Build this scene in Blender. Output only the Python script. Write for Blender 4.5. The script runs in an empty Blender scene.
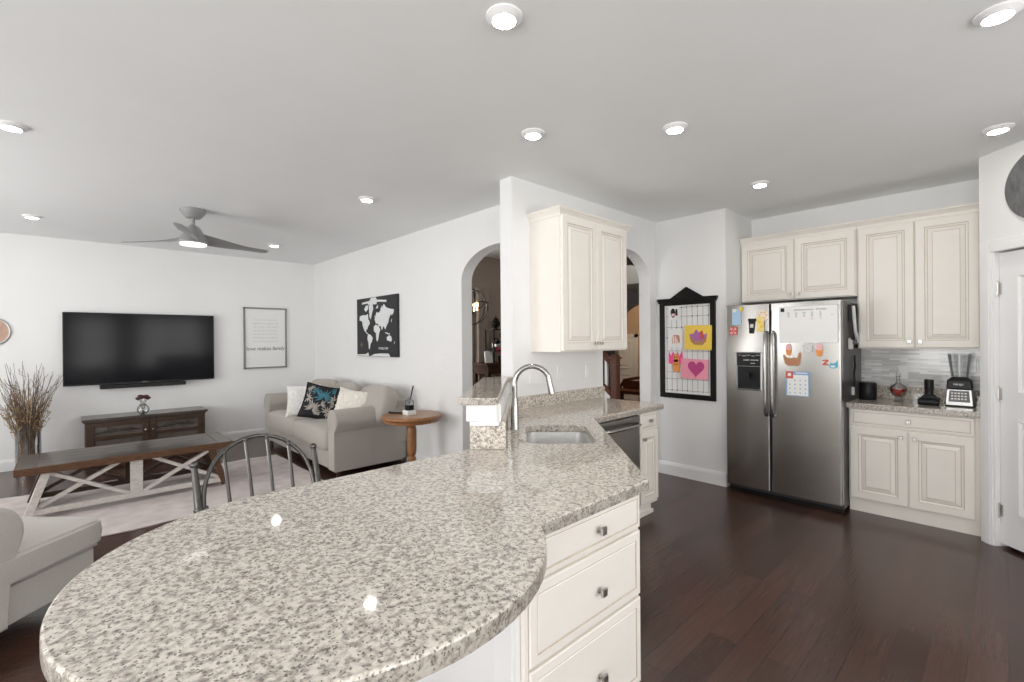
import bpy, bmesh, math, random
from math import sin, cos, pi, radians as R, sqrt
from mathutils import Matrix, Vector
random.seed(7)
SC = bpy.context.scene
COL = SC.collection

# ---------------------------------------------------------------- camera
EYE = 1.459
def setup_camera():
    yaw, pitch, roll = R(46.633), R(-0.0887), R(-0.457)
    f = Vector((cos(yaw)*cos(pitch), sin(yaw)*cos(pitch), sin(pitch)))
    r = Vector((sin(yaw), -cos(yaw), 0))
    u = r.cross(f)
    r2 = r*cos(roll) + u*sin(roll)
    u2 = u*cos(roll) - r*sin(roll)
    cd = bpy.data.cameras.new('camera')
    cd.sensor_width = 36; cd.sensor_fit = 'HORIZONTAL'; cd.lens = 467.1/1024*36
    cd.clip_start = .02; cd.clip_end = 100
    ob = bpy.data.objects.new('camera', cd); COL.objects.link(ob)
    m = Matrix.Identity(4)
    for i in range(3):
        m[i][0] = r2[i]; m[i][1] = u2[i]; m[i][2] = -f[i]
    m[0][3], m[1][3], m[2][3] = 0, 0, EYE
    ob.matrix_world = m
    SC.camera = ob
setup_camera()

# ---------------------------------------------------------------- light
SC.view_settings.view_transform = 'Standard'
SC.view_settings.look = 'None'
SC.view_settings.gamma = 1
SC.view_settings.use_curve_mapping = False
SC.view_settings.exposure = -0.06
SC.cycles.use_denoising = True
SC.cycles.max_bounces = 10
SC.cycles.diffuse_bounces = 6
SC.cycles.sample_clamp_indirect = 6
SC.cycles.caustics_reflective = False
SC.cycles.caustics_refractive = False
w = bpy.data.worlds.new('daylight'); SC.world = w
w.use_nodes = True
w.node_tree.nodes['Background'].inputs[0].default_value = (.97, .985, 1, 1)
w.node_tree.nodes['Background'].inputs[1].default_value = 1.5

def window_light(name, loc, direction, sx, sz, power, col=(1, .995, .985)):
    l = bpy.data.lights.new(name, 'AREA'); l.shape = 'RECTANGLE'
    l.size = sx; l.size_y = sz; l.energy = power; l.color = col
    o = bpy.data.objects.new(name, l); COL.objects.link(o)
    o.location = loc
    o.rotation_euler = Vector(direction).to_track_quat('-Z', 'Y').to_euler()
# daylight that comes in through the windows behind and beside the camera
P = 1.0
LEFTW = [(-1.4, 1.5), (3.8, 6.5)]                       # Y ranges of the windows in the left wall
REARW = [(-2.6, -.9), (.0, 1.0), (1.5, 3.3)]             # X ranges of the windows in the rear wall
for a, b in LEFTW:
    window_light('daylight_left', (-3.3, (a+b)/2, 1.45), (1, 0, .35), b-a, 1.7, 54*P*(b-a))
for a, b in REARW:
    window_light('daylight_rear', ((a+b)/2, -3.3, 1.45), (0, 1, .35), b-a, 1.7, 32*P*(b-a))
window_light('daylight_dining', (3.75, 5.75, 1.5), (0, -1, 0), .95, 1.3, 24)

# ---------------------------------------------------------------- materials
MATS = {}
def _new(name):
    m = bpy.data.materials.new(name); m.use_nodes = True
    nt = m.node_tree
    return m, nt, nt.nodes['Principled BSDF']
def mat(name, col, rough=.5, metal=0, noise=0., scale=20, bump=0., coat=0., emit=0., trans=0., ior=1.45, stretch=None, sheen=0., spec=None, alpha=1):
    if name in MATS: return MATS[name]
    m, nt, b = _new(name)
    N, L = nt.nodes, nt.links
    col4 = (*col, 1)
    b.inputs['Base Color'].default_value = col4
    b.inputs['Roughness'].default_value = rough
    b.inputs['Metallic'].default_value = metal
    b.inputs['IOR'].default_value = ior
    b.inputs['Coat Weight'].default_value = coat
    b.inputs['Transmission Weight'].default_value = trans
    b.inputs['Sheen Weight'].default_value = sheen
    if spec is not None: b.inputs['Specular IOR Level'].default_value = spec
    if emit:
        b.inputs['Emission Color'].default_value = col4
        b.inputs['Emission Strength'].default_value = emit
    if noise or bump:
        tc = N.new('ShaderNodeTexCoord'); mp = N.new('ShaderNodeMapping')
        if stretch: mp.inputs['Scale'].default_value = stretch
        nz = N.new('ShaderNodeTexNoise'); nz.inputs['Scale'].default_value = scale; nz.inputs['Detail'].default_value = 4
        L.new(tc.outputs['Object'], mp.inputs[0]); L.new(mp.outputs[0], nz.inputs['Vector'])
        if noise:
            rp = N.new('ShaderNodeValToRGB')
            rp.color_ramp.elements[0].position = .3; rp.color_ramp.elements[1].position = .7
            rp.color_ramp.elements[0].color = tuple(max(0, c*(1-noise)) for c in col)+(1,)
            rp.color_ramp.elements[1].color = tuple(min(1, c*(1+noise)) for c in col)+(1,)
            L.new(nz.outputs['Fac'], rp.inputs[0]); L.new(rp.outputs[0], b.inputs['Base Color'])
        if bump:
            bp = N.new('ShaderNodeBump'); bp.inputs['Strength'].default_value = bump; bp.inputs['Distance'].default_value = .01
            L.new(nz.outputs['Fac'], bp.inputs['Height']); L.new(bp.outputs[0], b.inputs['Normal'])
    MATS[name] = m
    return m

WALL = mat('wall_paint', (.815, .815, .81), .6, noise=.01, scale=3)
CEIL = mat('ceiling_paint', (.87, .885, .89), .8, noise=.01, scale=3)
TRIMW = mat('white_trim_paint', (.84, .84, .84), .35, noise=.01, scale=5)
CREAM = mat('cream_cabinet_paint', (.83, .79, .73), .38, noise=.015, scale=6)
GLAZE = mat('tan_glaze', (.55, .46, .37), .5, noise=.1, scale=30)
NICKEL = mat('brushed_nickel', (.52, .50, .47), .3, 1, noise=.05, scale=60)
CHROME = mat('faucet_steel', (.42, .41, .395), .22, 1, noise=.03, scale=60)
BLACK = mat('black_plastic', (.010, .010, .011), .4, noise=.1, scale=40, spec=.3)
BLACKP = mat('black_paint', (.007, .0065, .0065), .5, noise=.15, scale=30, spec=.25)
GREYFAB = mat('grey_linen', (.40, .37, .335), .95, noise=.10, scale=260, bump=.25, sheen=.2)
GREYFAB2 = mat('light_grey_linen', (.55, .52, .485), .95, noise=.08, scale=260, bump=.25, sheen=.2)
FURW = mat('white_faux_fur', (.80, .78, .75), 1, noise=.10, scale=60, bump=.9, sheen=.5)
IVORY = mat('ivory_shag', (.78, .73, .66), 1, noise=.10, scale=60, bump=.9, sheen=.5)
DARKWOOD = mat('dark_walnut', (.05, .028, .018), .3, noise=.35, scale=9, stretch=(1, 12, 12), bump=.05)
TABLETOP = mat('worn_dark_top', (.060, .045, .037), .3, noise=.3, scale=8, stretch=(1, 10, 10), bump=.05, coat=.3)
RUSTIC = mat('rustic_brown_wood', (.105, .048, .022), .55, noise=.5, scale=10, stretch=(2, 14, 14), bump=.1)
PALEWOOD = mat('pale_wood', (.62, .58, .55), .5, noise=.18, scale=14, stretch=(2, 8, 8), bump=.1)
OAK = mat('honey_oak', (.30, .135, .05), .35, noise=.25, scale=10, stretch=(6, 6, 1.2), coat=.2)
REDWOOD = mat('mahogany_stain', (.10, .032, .016), .35, noise=.3, scale=10, stretch=(8, 8, 1))
BROWNWALL = mat('taupe_paint', (.36, .30, .25), .7, noise=.02, scale=3)
IRON = mat('dark_iron', (.05, .045, .04), .4, .7, noise=.1, scale=50)
PEWTER = mat('gunmetal', (.11, .105, .10), .33, 1, noise=.08, scale=60)
STEELDARK = mat('dark_stainless', (.30, .285, .265), .3, 1, noise=.05, scale=30, stretch=(40, 40, 1))
FANGREY = mat('satin_grey_paint', (.27, .27, .27), .38, noise=.03, scale=20)
SATIN = mat('satin_steel_grey', (.42, .42, .42), .35, .9, noise=.04, scale=50)
PAPER = mat('white_paper', (.80, .80, .79), .6, noise=.01, scale=5)
def thin_glass():
    m, nt, b = _new('clear_glass'); N, L = nt.nodes, nt.links
    tr = N.new('ShaderNodeBsdfTransparent'); tr.inputs[0].default_value = (.98, .99, .99, 1)
    gl = N.new('ShaderNodeBsdfGlossy'); gl.inputs['Roughness'].default_value = .03
    lw = N.new('ShaderNodeLayerWeight'); lw.inputs['Blend'].default_value = .25
    mr = N.new('ShaderNodeMapRange'); mr.inputs['To Min'].default_value = .05; mr.inputs['To Max'].default_value = .7
    mx = N.new('ShaderNodeMixShader')
    L.new(lw.outputs['Fresnel'], mr.inputs['Value']); L.new(mr.outputs[0], mx.inputs[0]); L.new(tr.outputs[0], mx.inputs[1]); L.new(gl.outputs[0], mx.inputs[2])
    L.new(mx.outputs[0], N['Material Output'].inputs[0])
    return m
GLASS = thin_glass()
SINKST = mat('satin_sink_steel', (.80, .80, .79), .45, 1, noise=.03, scale=40)
INK = mat('dark_ink', (.06, .06, .06), .7, noise=.05, scale=50)
INKL = mat('pale_grey_ink', (.55, .55, .55), .7, noise=.05, scale=50)
LAMP = mat('lamp_lens', (1, .97, .92), .4, emit=110)
def cmat(name, c, rough=.6): return mat(name, c, rough, noise=.06, scale=60)

def granite(name='speckled_granite', k=1.0, rough=.05):
    m, nt, b = _new(name); N, L = nt.nodes, nt.links
    tc = N.new('ShaderNodeTexCoord')
    def vor(scale, rand=1):
        wv = N.new('ShaderNodeTexNoise'); wv.inputs['Scale'].default_value = scale*.7; wv.inputs['Detail'].default_value = 2
        ad = N.new('ShaderNodeVectorMath'); ad.operation = 'MULTIPLY_ADD'; ad.inputs[1].default_value = (1.2/scale,)*3
        L.new(tc.outputs['Object'], wv.inputs['Vector']); L.new(wv.outputs['Color'], ad.inputs[0]); L.new(tc.outputs['Object'], ad.inputs[2])
        v = N.new('ShaderNodeTexVoronoi'); v.inputs['Scale'].default_value = scale
        L.new(ad.outputs[0], v.inputs['Vector'])
        s = N.new('ShaderNodeSeparateColor'); L.new(v.outputs['Color'], s.inputs[0])
        return s
    a, c = vor(118), vor(235)
    r1 = N.new('ShaderNodeValToRGB'); r1.color_ramp.interpolation = 'CONSTANT'
    els = [(0, (.70, .655, .59)), (.42, (.60, .55, .485)), (.70, (.45, .405, .355)), (.82, (.66, .63, .58)), (.93, (.33, .295, .26))]
    cr = r1.color_ramp
    cr.elements[0].position = 0; cr.elements[0].color = (*els[0][1], 1)
    cr.elements[1].position = els[1][0]; cr.elements[1].color = (*els[1][1], 1)
    for p, cc in els[2:]:
        e = cr.elements.new(p); e.color = (*cc, 1)
    L.new(a.outputs[0], r1.inputs[0])
    # soft cloudy grain under the crystals
    n1 = N.new('ShaderNodeTexNoise'); n1.inputs['Scale'].default_value = 66; n1.inputs['Detail'].default_value = 3; n1.inputs['Roughness'].default_value = .6
    L.new(tc.outputs['Object'], n1.inputs['Vector'])
    r3 = N.new('ShaderNodeValToRGB'); c3 = r3.color_ramp
    c3.elements[0].position = .36; c3.elements[0].color = (.15, .13, .115, 1)
    c3.elements[1].position = .60; c3.elements[1].color = (.80, .75, .67, 1)
    e = c3.elements.new(.445); e.color = (.44, .385, .33, 1)
    e = c3.elements.new(.52); e.color = (.66, .605, .53, 1)
    L.new(n1.outputs['Fac'], r3.inputs[0])
    m0 = N.new('ShaderNodeMix'); m0.data_type = 'RGBA'; m0.inputs['Factor'].default_value = .62
    L.new(r1.outputs[0], m0.inputs['A']); L.new(r3.outputs[0], m0.inputs['B'])
    r2 = N.new('ShaderNodeValToRGB'); r2.color_ramp.interpolation = 'CONSTANT'
    r2.color_ramp.elements[0].color = (0, 0, 0, 1); r2.color_ramp.elements[1].position = .89; r2.color_ramp.elements[1].color = (.8, .8, .8, 1)
    L.new(c.outputs[1], r2.inputs[0])
    mx = N.new('ShaderNodeMix'); mx.data_type = 'RGBA'
    mx.inputs['B'].default_value = (.13, .115, .10, 1)
    L.new(r2.outputs[0], mx.inputs['Factor']); L.new(m0.outputs['Result'], mx.inputs['A'])
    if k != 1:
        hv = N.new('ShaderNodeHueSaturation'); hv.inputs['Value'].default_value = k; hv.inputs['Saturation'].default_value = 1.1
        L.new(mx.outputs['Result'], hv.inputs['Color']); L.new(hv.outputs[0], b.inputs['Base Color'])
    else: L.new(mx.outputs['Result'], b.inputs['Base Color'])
    b.inputs['Roughness'].default_value = rough
    b.inputs['Specular IOR Level'].default_value = .55
    return m
GRANITE = granite()
GRANEDGE = granite('shaded_granite_edge', .62, .3)  # slab sides: granite darkened to put their shading into the colour, and rougher

def planks():
    m, nt, b = _new('dark_wood_planks'); N, L = nt.nodes, nt.links
    tc = N.new('ShaderNodeTexCoord')
    br = N.new('ShaderNodeTexBrick'); br.offset = .37; br.offset_frequency = 2
    br.inputs['Scale'].default_value = 1; br.inputs['Brick Width'].default_value = 1.15; br.inputs['Row Height'].default_value = .127
    br.inputs['Mortar Size'].default_value = .0015; br.inputs['Mortar Smooth'].default_value = .1; br.inputs['Bias'].default_value = 0
    br.inputs['Color1'].default_value = (.085, .043, .031, 1); br.inputs['Color2'].default_value = (.046, .023, .017, 1)
    br.inputs['Mortar'].default_value = (.022, .012, .009, 1)
    L.new(tc.outputs['Object'], br.inputs['Vector'])
    mp = N.new('ShaderNodeMapping'); mp.inputs['Scale'].default_value = (1.5, 26, 1)
    nz = N.new('ShaderNodeTexNoise'); nz.inputs['Scale'].default_value = 3; nz.inputs['Detail'].default_value = 5
    L.new(tc.outputs['Object'], mp.inputs[0]); L.new(mp.outputs[0], nz.inputs['Vector'])
    rp = N.new('ShaderNodeValToRGB'); rp.color_ramp.elements[0].color = (.7, .7, .7, 1); rp.color_ramp.elements[1].color = (1.25, 1.2, 1.2, 1)
    L.new(nz.outputs['Fac'], rp.inputs[0])
    mx = N.new('ShaderNodeMix'); mx.data_type = 'RGBA'; mx.blend_type = 'MULTIPLY'; mx.inputs['Factor'].default_value = 1
    L.new(br.outputs['Color'], mx.inputs['A']); L.new(rp.outputs[0], mx.inputs['B'])
    L.new(mx.outputs['Result'], b.inputs['Base Color'])
    bp = N.new('ShaderNodeBump'); bp.inputs['Strength'].default_value = .2; bp.inputs['Distance'].default_value = .002; bp.invert = True
    L.new(br.outputs['Fac'], bp.inputs['Height'])
    nz2 = N.new('ShaderNodeTexNoise'); nz2.inputs['Scale'].default_value = 4; nz2.inputs['Detail'].default_value = 3
    L.new(mp.outputs[0], nz2.inputs['Vector'])
    bp2 = N.new('ShaderNodeBump'); bp2.inputs['Strength'].default_value = .22; bp2.inputs['Distance'].default_value = .004
    L.new(nz2.outputs['Fac'], bp2.inputs['Height']); L.new(bp.outputs[0], bp2.inputs['Normal'])
    L.new(bp2.outputs[0], b.inputs['Normal'])
    b.inputs['Roughness'].default_value = .21
    return m
PLANKS = planks()

def tiles():
    m, nt, b = _new('mosaic_strip_tile'); N, L = nt.nodes, nt.links
    tc = N.new('ShaderNodeTexCoord'); sp = N.new('ShaderNodeSeparateXYZ'); cb = N.new('ShaderNodeCombineXYZ')
    L.new(tc.outputs['Object'], sp.inputs[0]); L.new(sp.outputs['Y'], cb.inputs['X']); L.new(sp.outputs['Z'], cb.inputs['Y'])
    br = N.new('ShaderNodeTexBrick'); br.offset = .41; br.offset_frequency = 2
    br.inputs['Scale'].default_value = 1; br.inputs['Brick Width'].default_value = .13; br.inputs['Row Height'].default_value = .0165
    br.inputs['Mortar Size'].default_value = .0010; br.inputs['Bias'].default_value = -.1
    br.inputs['Color1'].default_value = (.80, .80, .79, 1); br.inputs['Color2'].default_value = (.46, .455, .45, 1); br.inputs['Mortar'].default_value = (.6, .6, .59, 1)
    L.new(cb.outputs[0], br.inputs['Vector']); L.new(br.outputs['Color'], b.inputs['Base Color'])
    b.inputs['Roughness'].default_value = .12
    return m
TILE = tiles()

def brushed():
    m, nt, b = _new('brushed_stainless'); N, L = nt.nodes, nt.links
    tc = N.new('ShaderNodeTexCoord'); mp = N.new('ShaderNodeMapping'); mp.inputs['Scale'].default_value = (6, 2, 300)
    nz = N.new('ShaderNodeTexNoise'); nz.inputs['Scale'].default_value = 2; nz.inputs['Detail'].default_value = 3
    L.new(tc.outputs['Object'], mp.inputs[0]); L.new(mp.outputs[0], nz.inputs['Vector'])
    rp = N.new('ShaderNodeValToRGB'); rp.color_ramp.elements[0].color = (.33, .32, .305, 1); rp.color_ramp.elements[1].color = (.44, .428, .41, 1)
    L.new(nz.outputs['Fac'], rp.inputs[0]); L.new(rp.outputs[0], b.inputs['Base Color'])
    b.inputs['Metallic'].default_value = 1; b.inputs['Roughness'].default_value = .27
    return m
STEEL = brushed()

def leafprint():
    m, nt, b = _new('dark_leaf_print'); N, L = nt.nodes, nt.links
    tc = N.new('ShaderNodeTexCoord')
    nz = N.new('ShaderNodeTexNoise'); nz.inputs['Scale'].default_value = 5; nz.inputs['Detail'].default_value = 2
    wv = N.new('ShaderNodeTexWave'); wv.wave_type = 'RINGS'; wv.inputs['Scale'].default_value = 3.4; wv.inputs['Distortion'].default_value = 9; wv.inputs['Detail'].default_value = 2; wv.inputs['Detail Scale'].default_value = 2.2
    L.new(tc.outputs['Object'], nz.inputs['Vector']); L.new(tc.outputs['Object'], wv.inputs['Vector'])
    r = N.new('ShaderNodeValToRGB'); r.color_ramp.interpolation = 'CONSTANT'
    r.color_ramp.elements[0].color = (.012, .014, .018, 1); r.color_ramp.elements[1].position = .52; r.color_ramp.elements[1].color = (.30, .27, .24, 1)
    e = r.color_ramp.elements.new(.80); e.color = (.05, .05, .05, 1)
    L.new(wv.outputs['Fac'], r.inputs[0])
    r2 = N.new('ShaderNodeValToRGB'); r2.color_ramp.interpolation = 'CONSTANT'
    r2.color_ramp.elements[0].color = (0, 0, 0, 1); r2.color_ramp.elements[1].position = .55; r2.color_ramp.elements[1].color = (1, 1, 1, 1)
    L.new(nz.outputs['Fac'], r2.inputs[0])
    mx = N.new('ShaderNodeMix'); mx.data_type = 'RGBA'; mx.blend_type = 'MULTIPLY'; mx.inputs['B'].default_value = (.22, .75, .95, 1)
    L.new(r2.outputs[0], mx.inputs['Factor']); L.new(r.outputs[0], mx.inputs['A'])
    L.new(mx.outputs['Result'], b.inputs['Base Color']); b.inputs['Roughness'].default_value = .8
    return m
LEAFP = leafprint()

# ---------------------------------------------------------------- mesh helpers
I4 = Matrix.Identity(4)
def TR(x, y, z): return Matrix.Translation((x, y, z))
def RZ(a): return Matrix.Rotation(a, 4, 'Z')
def RX(a): return Matrix.Rotation(a, 4, 'X')
def RY(a): return Matrix.Rotation(a, 4, 'Y')
S2 = sqrt(.5)
DG = Matrix(((S2, S2, 0, 0), (-S2, S2, 0, 0), (0, 0, 1, 0), (0, 0, 0, 1)))   # local (e, s, z): e = away from the half wall to the right, s = along it
def face_frame(origin, right, normal):
    """local x = along the face, y = up, z = outward"""
    r = Vector(right).normalized(); n = Vector(normal).normalized(); u = Vector((0, 0, 1))
    m = Matrix.Identity(4)
    for i in range(3):
        m[i][0] = r[i]; m[i][1] = u[i]; m[i][2] = n[i]; m[i][3] = origin[i]
    return m

class MB:
    def __init__(s, T=I4): s.bm = bmesh.new(); s.T = T; s.mats = []
    def mi(s, m):
        if m is None: return 0
        if m not in s.mats: s.mats.append(m)
        return s.mats.index(m)
    def v(s, p): return s.bm.verts.new(s.T @ Vector(p))
    def f(s, vs, m=None, smooth=False):
        try: fc = s.bm.faces.new(vs)
        except ValueError: return None
        fc.material_index = s.mi(m); fc.smooth = smooth
        return fc
    def box(s, x0, x1, y0, y1, z0, z1, m=None):
        c = [s.v((x, y, z)) for z in (z0, z1) for y in (y0, y1) for x in (x0, x1)]
        for q in ((0, 2, 3, 1), (4, 5, 7, 6), (0, 1, 5, 4), (2, 6, 7, 3), (0, 4, 6, 2), (1, 3, 7, 5)):
            s.f([c[i] for i in q], m)
        return s
    def bar(s, a, b, w, h, m=None, up=(0, 0, 1)):
        a = Vector(a); b = Vector(b); d = (b-a).normalized(); u = Vector(up)
        x = d.cross(u)
        if x.length < 1e-4: x = d.cross(Vector((1, 0, 0)))
        x.normalize(); u = x.cross(d)
        c = [s.v(p + x*i*w/2 + u*j*h/2) for p in (a, b) for j in (-1, 1) for i in (-1, 1)]
        for q in ((0, 2, 3, 1), (4, 5, 7, 6), (0, 1, 5, 4), (2, 6, 7, 3), (0, 4, 6, 2), (1, 3, 7, 5)):
            s.f([c[i] for i in q], m)
        return s
    def prism(s, poly, z0, z1, m=None, smooth=False):
        a = [s.v((x, y, z0)) for x, y in poly]; b = [s.v((x, y, z1)) for x, y in poly]
        n = len(poly)
        s.f(a[::-1], m); s.f(b, m)
        for i in range(n): s.f([a[i], a[(i+1) % n], b[(i+1) % n], b[i]], m, smooth)
        return s
    def loft(s, rings, m=None, cap=True, smooth=True, mats=None):
        rs = [[s.v(p) for p in r] for r in rings]; n = len(rs[0])
        for k in range(len(rs)-1):
            for i in range(n):
                s.f([rs[k][i], rs[k][(i+1) % n], rs[k+1][(i+1) % n], rs[k+1][i]], mats[k] if mats else m, smooth)
        if cap:
            s.f(rs[0][::-1], m if not mats else mats[0]); s.f(rs[-1], m if not mats else mats[-1])
        return s
    def lathe(s, prof, n=24, m=None, c=(0, 0, 0), smooth=True):
        rings = [[(c[0]+max(r, 1e-4)*cos(2*pi*i/n), c[1]+max(r, 1e-4)*sin(2*pi*i/n), c[2]+z) for i in range(n)] for r, z in prof]
        return s.loft(rings, m, True, smooth)
    def tube(s, pts, r, n=8, m=None, closed=False, smooth=True):
        pts = [Vector(p) for p in pts]; k = len(pts)
        rad = r if isinstance(r, (list, tuple)) else [r]*k
        rings = []; prev = None
        for i, p in enumerate(pts):
            if closed: d = pts[(i+1) % k]-pts[i-1]
            else: d = pts[min(i+1, k-1)]-pts[max(i-1, 0)]
            d.normalize()
            if prev is None:
                x = d.cross(Vector((0, 0, 1)))
                if x.length < 1e-3: x = d.cross(Vector((1, 0, 0)))
            else:
                x = prev - d*prev.dot(d)
            x.normalize(); prev = x; y = d.cross(x)
            rings.append([s.v(p + (x*cos(2*pi*j/n)+y*sin(2*pi*j/n))*rad[i]) for j in range(n)])
        for i in range(k if closed else k-1):
            a, b = rings[i], rings[(i+1) % k]
            for j in range(n): s.f([a[j], a[(j+1) % n], b[(j+1) % n], b[j]], m, smooth)
        if not closed: s.f(rings[0][::-1], m); s.f(rings[-1], m)
        return s
    def sq(s, c, a, e1=.35, e2=.35, m=None, nu=16, nv=28, T=I4):
        """super-ellipsoid: a soft, stuffed box"""
        def p(x, e): return (abs(x)**e)*(1 if x >= 0 else -1)
        rings = []
        for i in range(nu+1):
            ph = -pi/2+pi*i/nu
            ring = []
            for j in range(nv):
                t = 2*pi*j/nv
                q = Vector((a[0]*p(cos(ph), e1)*p(cos(t), e2), a[1]*p(cos(ph), e1)*p(sin(t), e2), a[2]*p(sin(ph), e1)))
                ring.append(T @ (q+Vector(c)))
            if i in (0, nu):
                for q in ring: q[0] += 0
            rings.append(ring)
        rs = [[s.v(q) for q in r] if 0 < i < nu else None for i, r in enumerate(rings)]
        lo = s.v(T @ (Vector(c)-Vector((0, 0, a[2])))); hi = s.v(T @ (Vector(c)+Vector((0, 0, a[2]))))
        for i in range(1, nu-1):
            for j in range(nv): s.f([rs[i][j], rs[i][(j+1) % nv], rs[i+1][(j+1) % nv], rs[i+1][j]], m, True)
        for j in range(nv):
            s.f([lo, rs[1][(j+1) % nv], rs[1][j]], m, True); s.f([hi, rs[nu-1][j], rs[nu-1][(j+1) % nv]], m, True)
        return s
    def pillow(s, w, h, t, T=I4, m=None, n=16, jitter=0):
        """throw pillow in the x-z plane, thickness along y, pointed corners"""
        for side in (-1, 1):
            g = []
            for i in range(n+1):
                row = []
                for j in range(n+1):
                    u, v = -1+2*i/n, -1+2*j/n
                    x = w/2*u*(1-.09*(1-v*v)**1.0*abs(u)**3*1); z = h/2*v*(1-.09*(1-u*u)*abs(v)**3)
                    y = side*t/2*(max(0, (1-u**4)*(1-v**4)))**.55
                    if jitter and 0 < i < n and 0 < j < n: y += random.uniform(-1, 1)*jitter; x += random.uniform(-1, 1)*jitter*.6
                    row.append(s.v(T @ Vector((x, y, z))))
                g.append(row)
            for i in range(n):
                for j in range(n):
                    q = [g[i][j], g[i+1][j], g[i+1][j+1], g[i][j+1]]
                    s.f(q if side < 0 else q[::-1], m, True)
        bmesh.ops.remove_doubles(s.bm, verts=s.bm.verts, dist=1e-4)
        return s
    def sphere(s, c, r, m=None, n=12, sc=(1, 1, 1)):
        return s.sq(c, (r*sc[0], r*sc[1], r*sc[2]), 1, 1, m, max(6, n//2), n)

def obj(name, mb, m=None, parent=None, bevel=0, seg=2, local=False, smooth=False):
    bm = mb.bm
    bmesh.ops.recalc_face_normals(bm, faces=bm.faces)
    if parent is not None and not local:
        root = parent
        while root.parent is not None: root = root.parent
        bm.transform(root.matrix_basis.inverted())
    for e in bm.edges:
        if len(e.link_faces) == 2 and e.calc_face_angle(0) > R(38): e.smooth = False
    me = bpy.data.meshes.new(name); bm.to_mesh(me); bm.free()
    if mb.mats:
        for x in mb.mats: me.materials.append(x)
    else: me.materials.append(m)
    if smooth:
        for p in me.polygons: p.use_smooth = True
    o = bpy.data.objects.new(name, me); COL.objects.link(o)
    if parent is not None: o.parent = parent
    if bevel:
        b = o.modifiers.new('soft_edge', 'BEVEL'); b.width = bevel; b.segments = seg; b.limit_method = 'ANGLE'; b.angle_limit = R(40)
        b.harden_normals = False
    return o
def tag(o, label=None, cat=None, group=None, kind=None):
    if label: o['label'] = label
    if cat: o['category'] = cat
    if group: o['group'] = group
    if kind: o['kind'] = kind
    return o
def thing(name, label, cat, loc=(0, 0, 0), rz=0, group=None):
    o = bpy.data.objects.new(name, None); COL.objects.link(o)
    o.empty_display_size = .1
    o.matrix_basis = TR(*loc) @ RZ(rz)
    return tag(o, label, cat, group)
def copy_tree(o, parent=None):
    c = o.copy(); COL.objects.link(c)
    if parent is not None: c.parent = parent
    for ch in list(o.children):
        copy_tree(ch, c)
    return c
def struct(name, mb, m=None, parent=None, bevel=0):
    o = obj(name, mb, m, parent, bevel)
    if parent is None: o['kind'] = 'structure'
    return o
def text_mesh(name, body, size, T, m, parent, depth=.0006, align='CENTER', shear=0):
    """lettering as a mesh; T maps local x (reading direction), y (up), z (outward) to the world"""
    cu = bpy.data.curves.new(name, 'FONT'); cu.body = body; cu.size = size; cu.align_x = align; cu.align_y = 'CENTER'; cu.extrude = depth; cu.shear = shear
    tmp = bpy.data.objects.new(name, cu); COL.objects.link(tmp)
    dg = bpy.context.evaluated_depsgraph_get()
    me = bpy.data.meshes.new_from_object(tmp.evaluated_get(dg))
    bpy.data.objects.remove(tmp)
    root = parent
    while root.parent is not None: root = root.parent
    me.transform(root.matrix_basis.inverted() @ T)
    me.materials.clear(); me.materials.append(m)
    o = bpy.data.objects.new(name, me); COL.objects.link(o); o.parent = parent
    return o
def rect_ring(w, h, ins, z): return [(ins, ins, z), (w-ins, ins, z), (w-ins, h-ins, z), (ins, h-ins, z)]
def raised_panel(name, F, w, h, parent, st=.058, m=CREAM, gl=GLAZE, flat=False, glaze=True):
    """cabinet door or drawer front with a raised centre panel and glazed grooves; F is a face_frame at its lower left corner"""
    mb = MB(F)
    g = gl if glaze else m
    if flat:
        rings = [rect_ring(w, h, 0, 0), rect_ring(w, h, 0, .014), rect_ring(w, h, .004, .018), rect_ring(w, h, st, .019), rect_ring(w, h, st+.004, .0165), rect_ring(w, h, st+.008, .019)]
        ms = [m, m, m, g, m]
    else:
        rings = [rect_ring(w, h, 0, 0), rect_ring(w, h, 0, .015), rect_ring(w, h, .005, .020), rect_ring(w, h, st, .020), rect_ring(w, h, st+.004, .0155),
                 rect_ring(w, h, st+.012, .0135), rect_ring(w, h, st+.016, .0095), rect_ring(w, h, st+.020, .0095), rect_ring(w, h, st+.047, .0185), rect_ring(w, h, st+.050, .0195)]
        ms = [m, m, m, g, m, m, g, m, g]
    mb.loft(rings, m, False, False, ms)
    mb.bm.verts.ensure_lookup_table()
    n = len(mb.bm.verts)
    mb.f([mb.bm.verts[i] for i in range(n-4, n)], m); mb.f([mb.bm.verts[i] for i in (3, 2, 1, 0)], m)
    return obj(name, mb, m, parent)
def knob(F, x, y, parent, r=.0145, z0=.019):
    mb = MB(F @ TR(x, y, z0))
    mb.lathe([(.009, 0), (.009, .003), (.005, .006), (.005, .016)], 12)
    mb.loft([[(-r*.8, -r*.8, .016), (r*.8, -r*.8, .016), (r*.8, r*.8, .016), (-r*.8, r*.8, .016)],
             [(-r, -r, .020), (r, -r, .020), (r, r, .020), (-r, r, .020)],
             [(-r*.85, -r*.85, .027), (r*.85, -r*.85, .027), (r*.85, r*.85, .027), (-r*.85, r*.85, .027)]], None, True, False)
    return obj('knob', mb, NICKEL, parent)
def offset_poly(poly, d):
    """inward offset of a counter-clockwise polygon"""
    out = []; n = len(poly)
    for i in range(n):
        p0, p1, p2 = Vector(poly[i-1]), Vector(poly[i]), Vector(poly[(i+1) % n])
        a = (p1-p0).normalized(); b = (p2-p1).normalized()
        na = Vector((-a.y, a.x)); nb = Vector((-b.y, b.x))
        k = na+nb; k = k/max(.25, k.dot(na))*1.0
        q = p1+k*d
        out.append((q.x, q.y))
    return out

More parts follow.
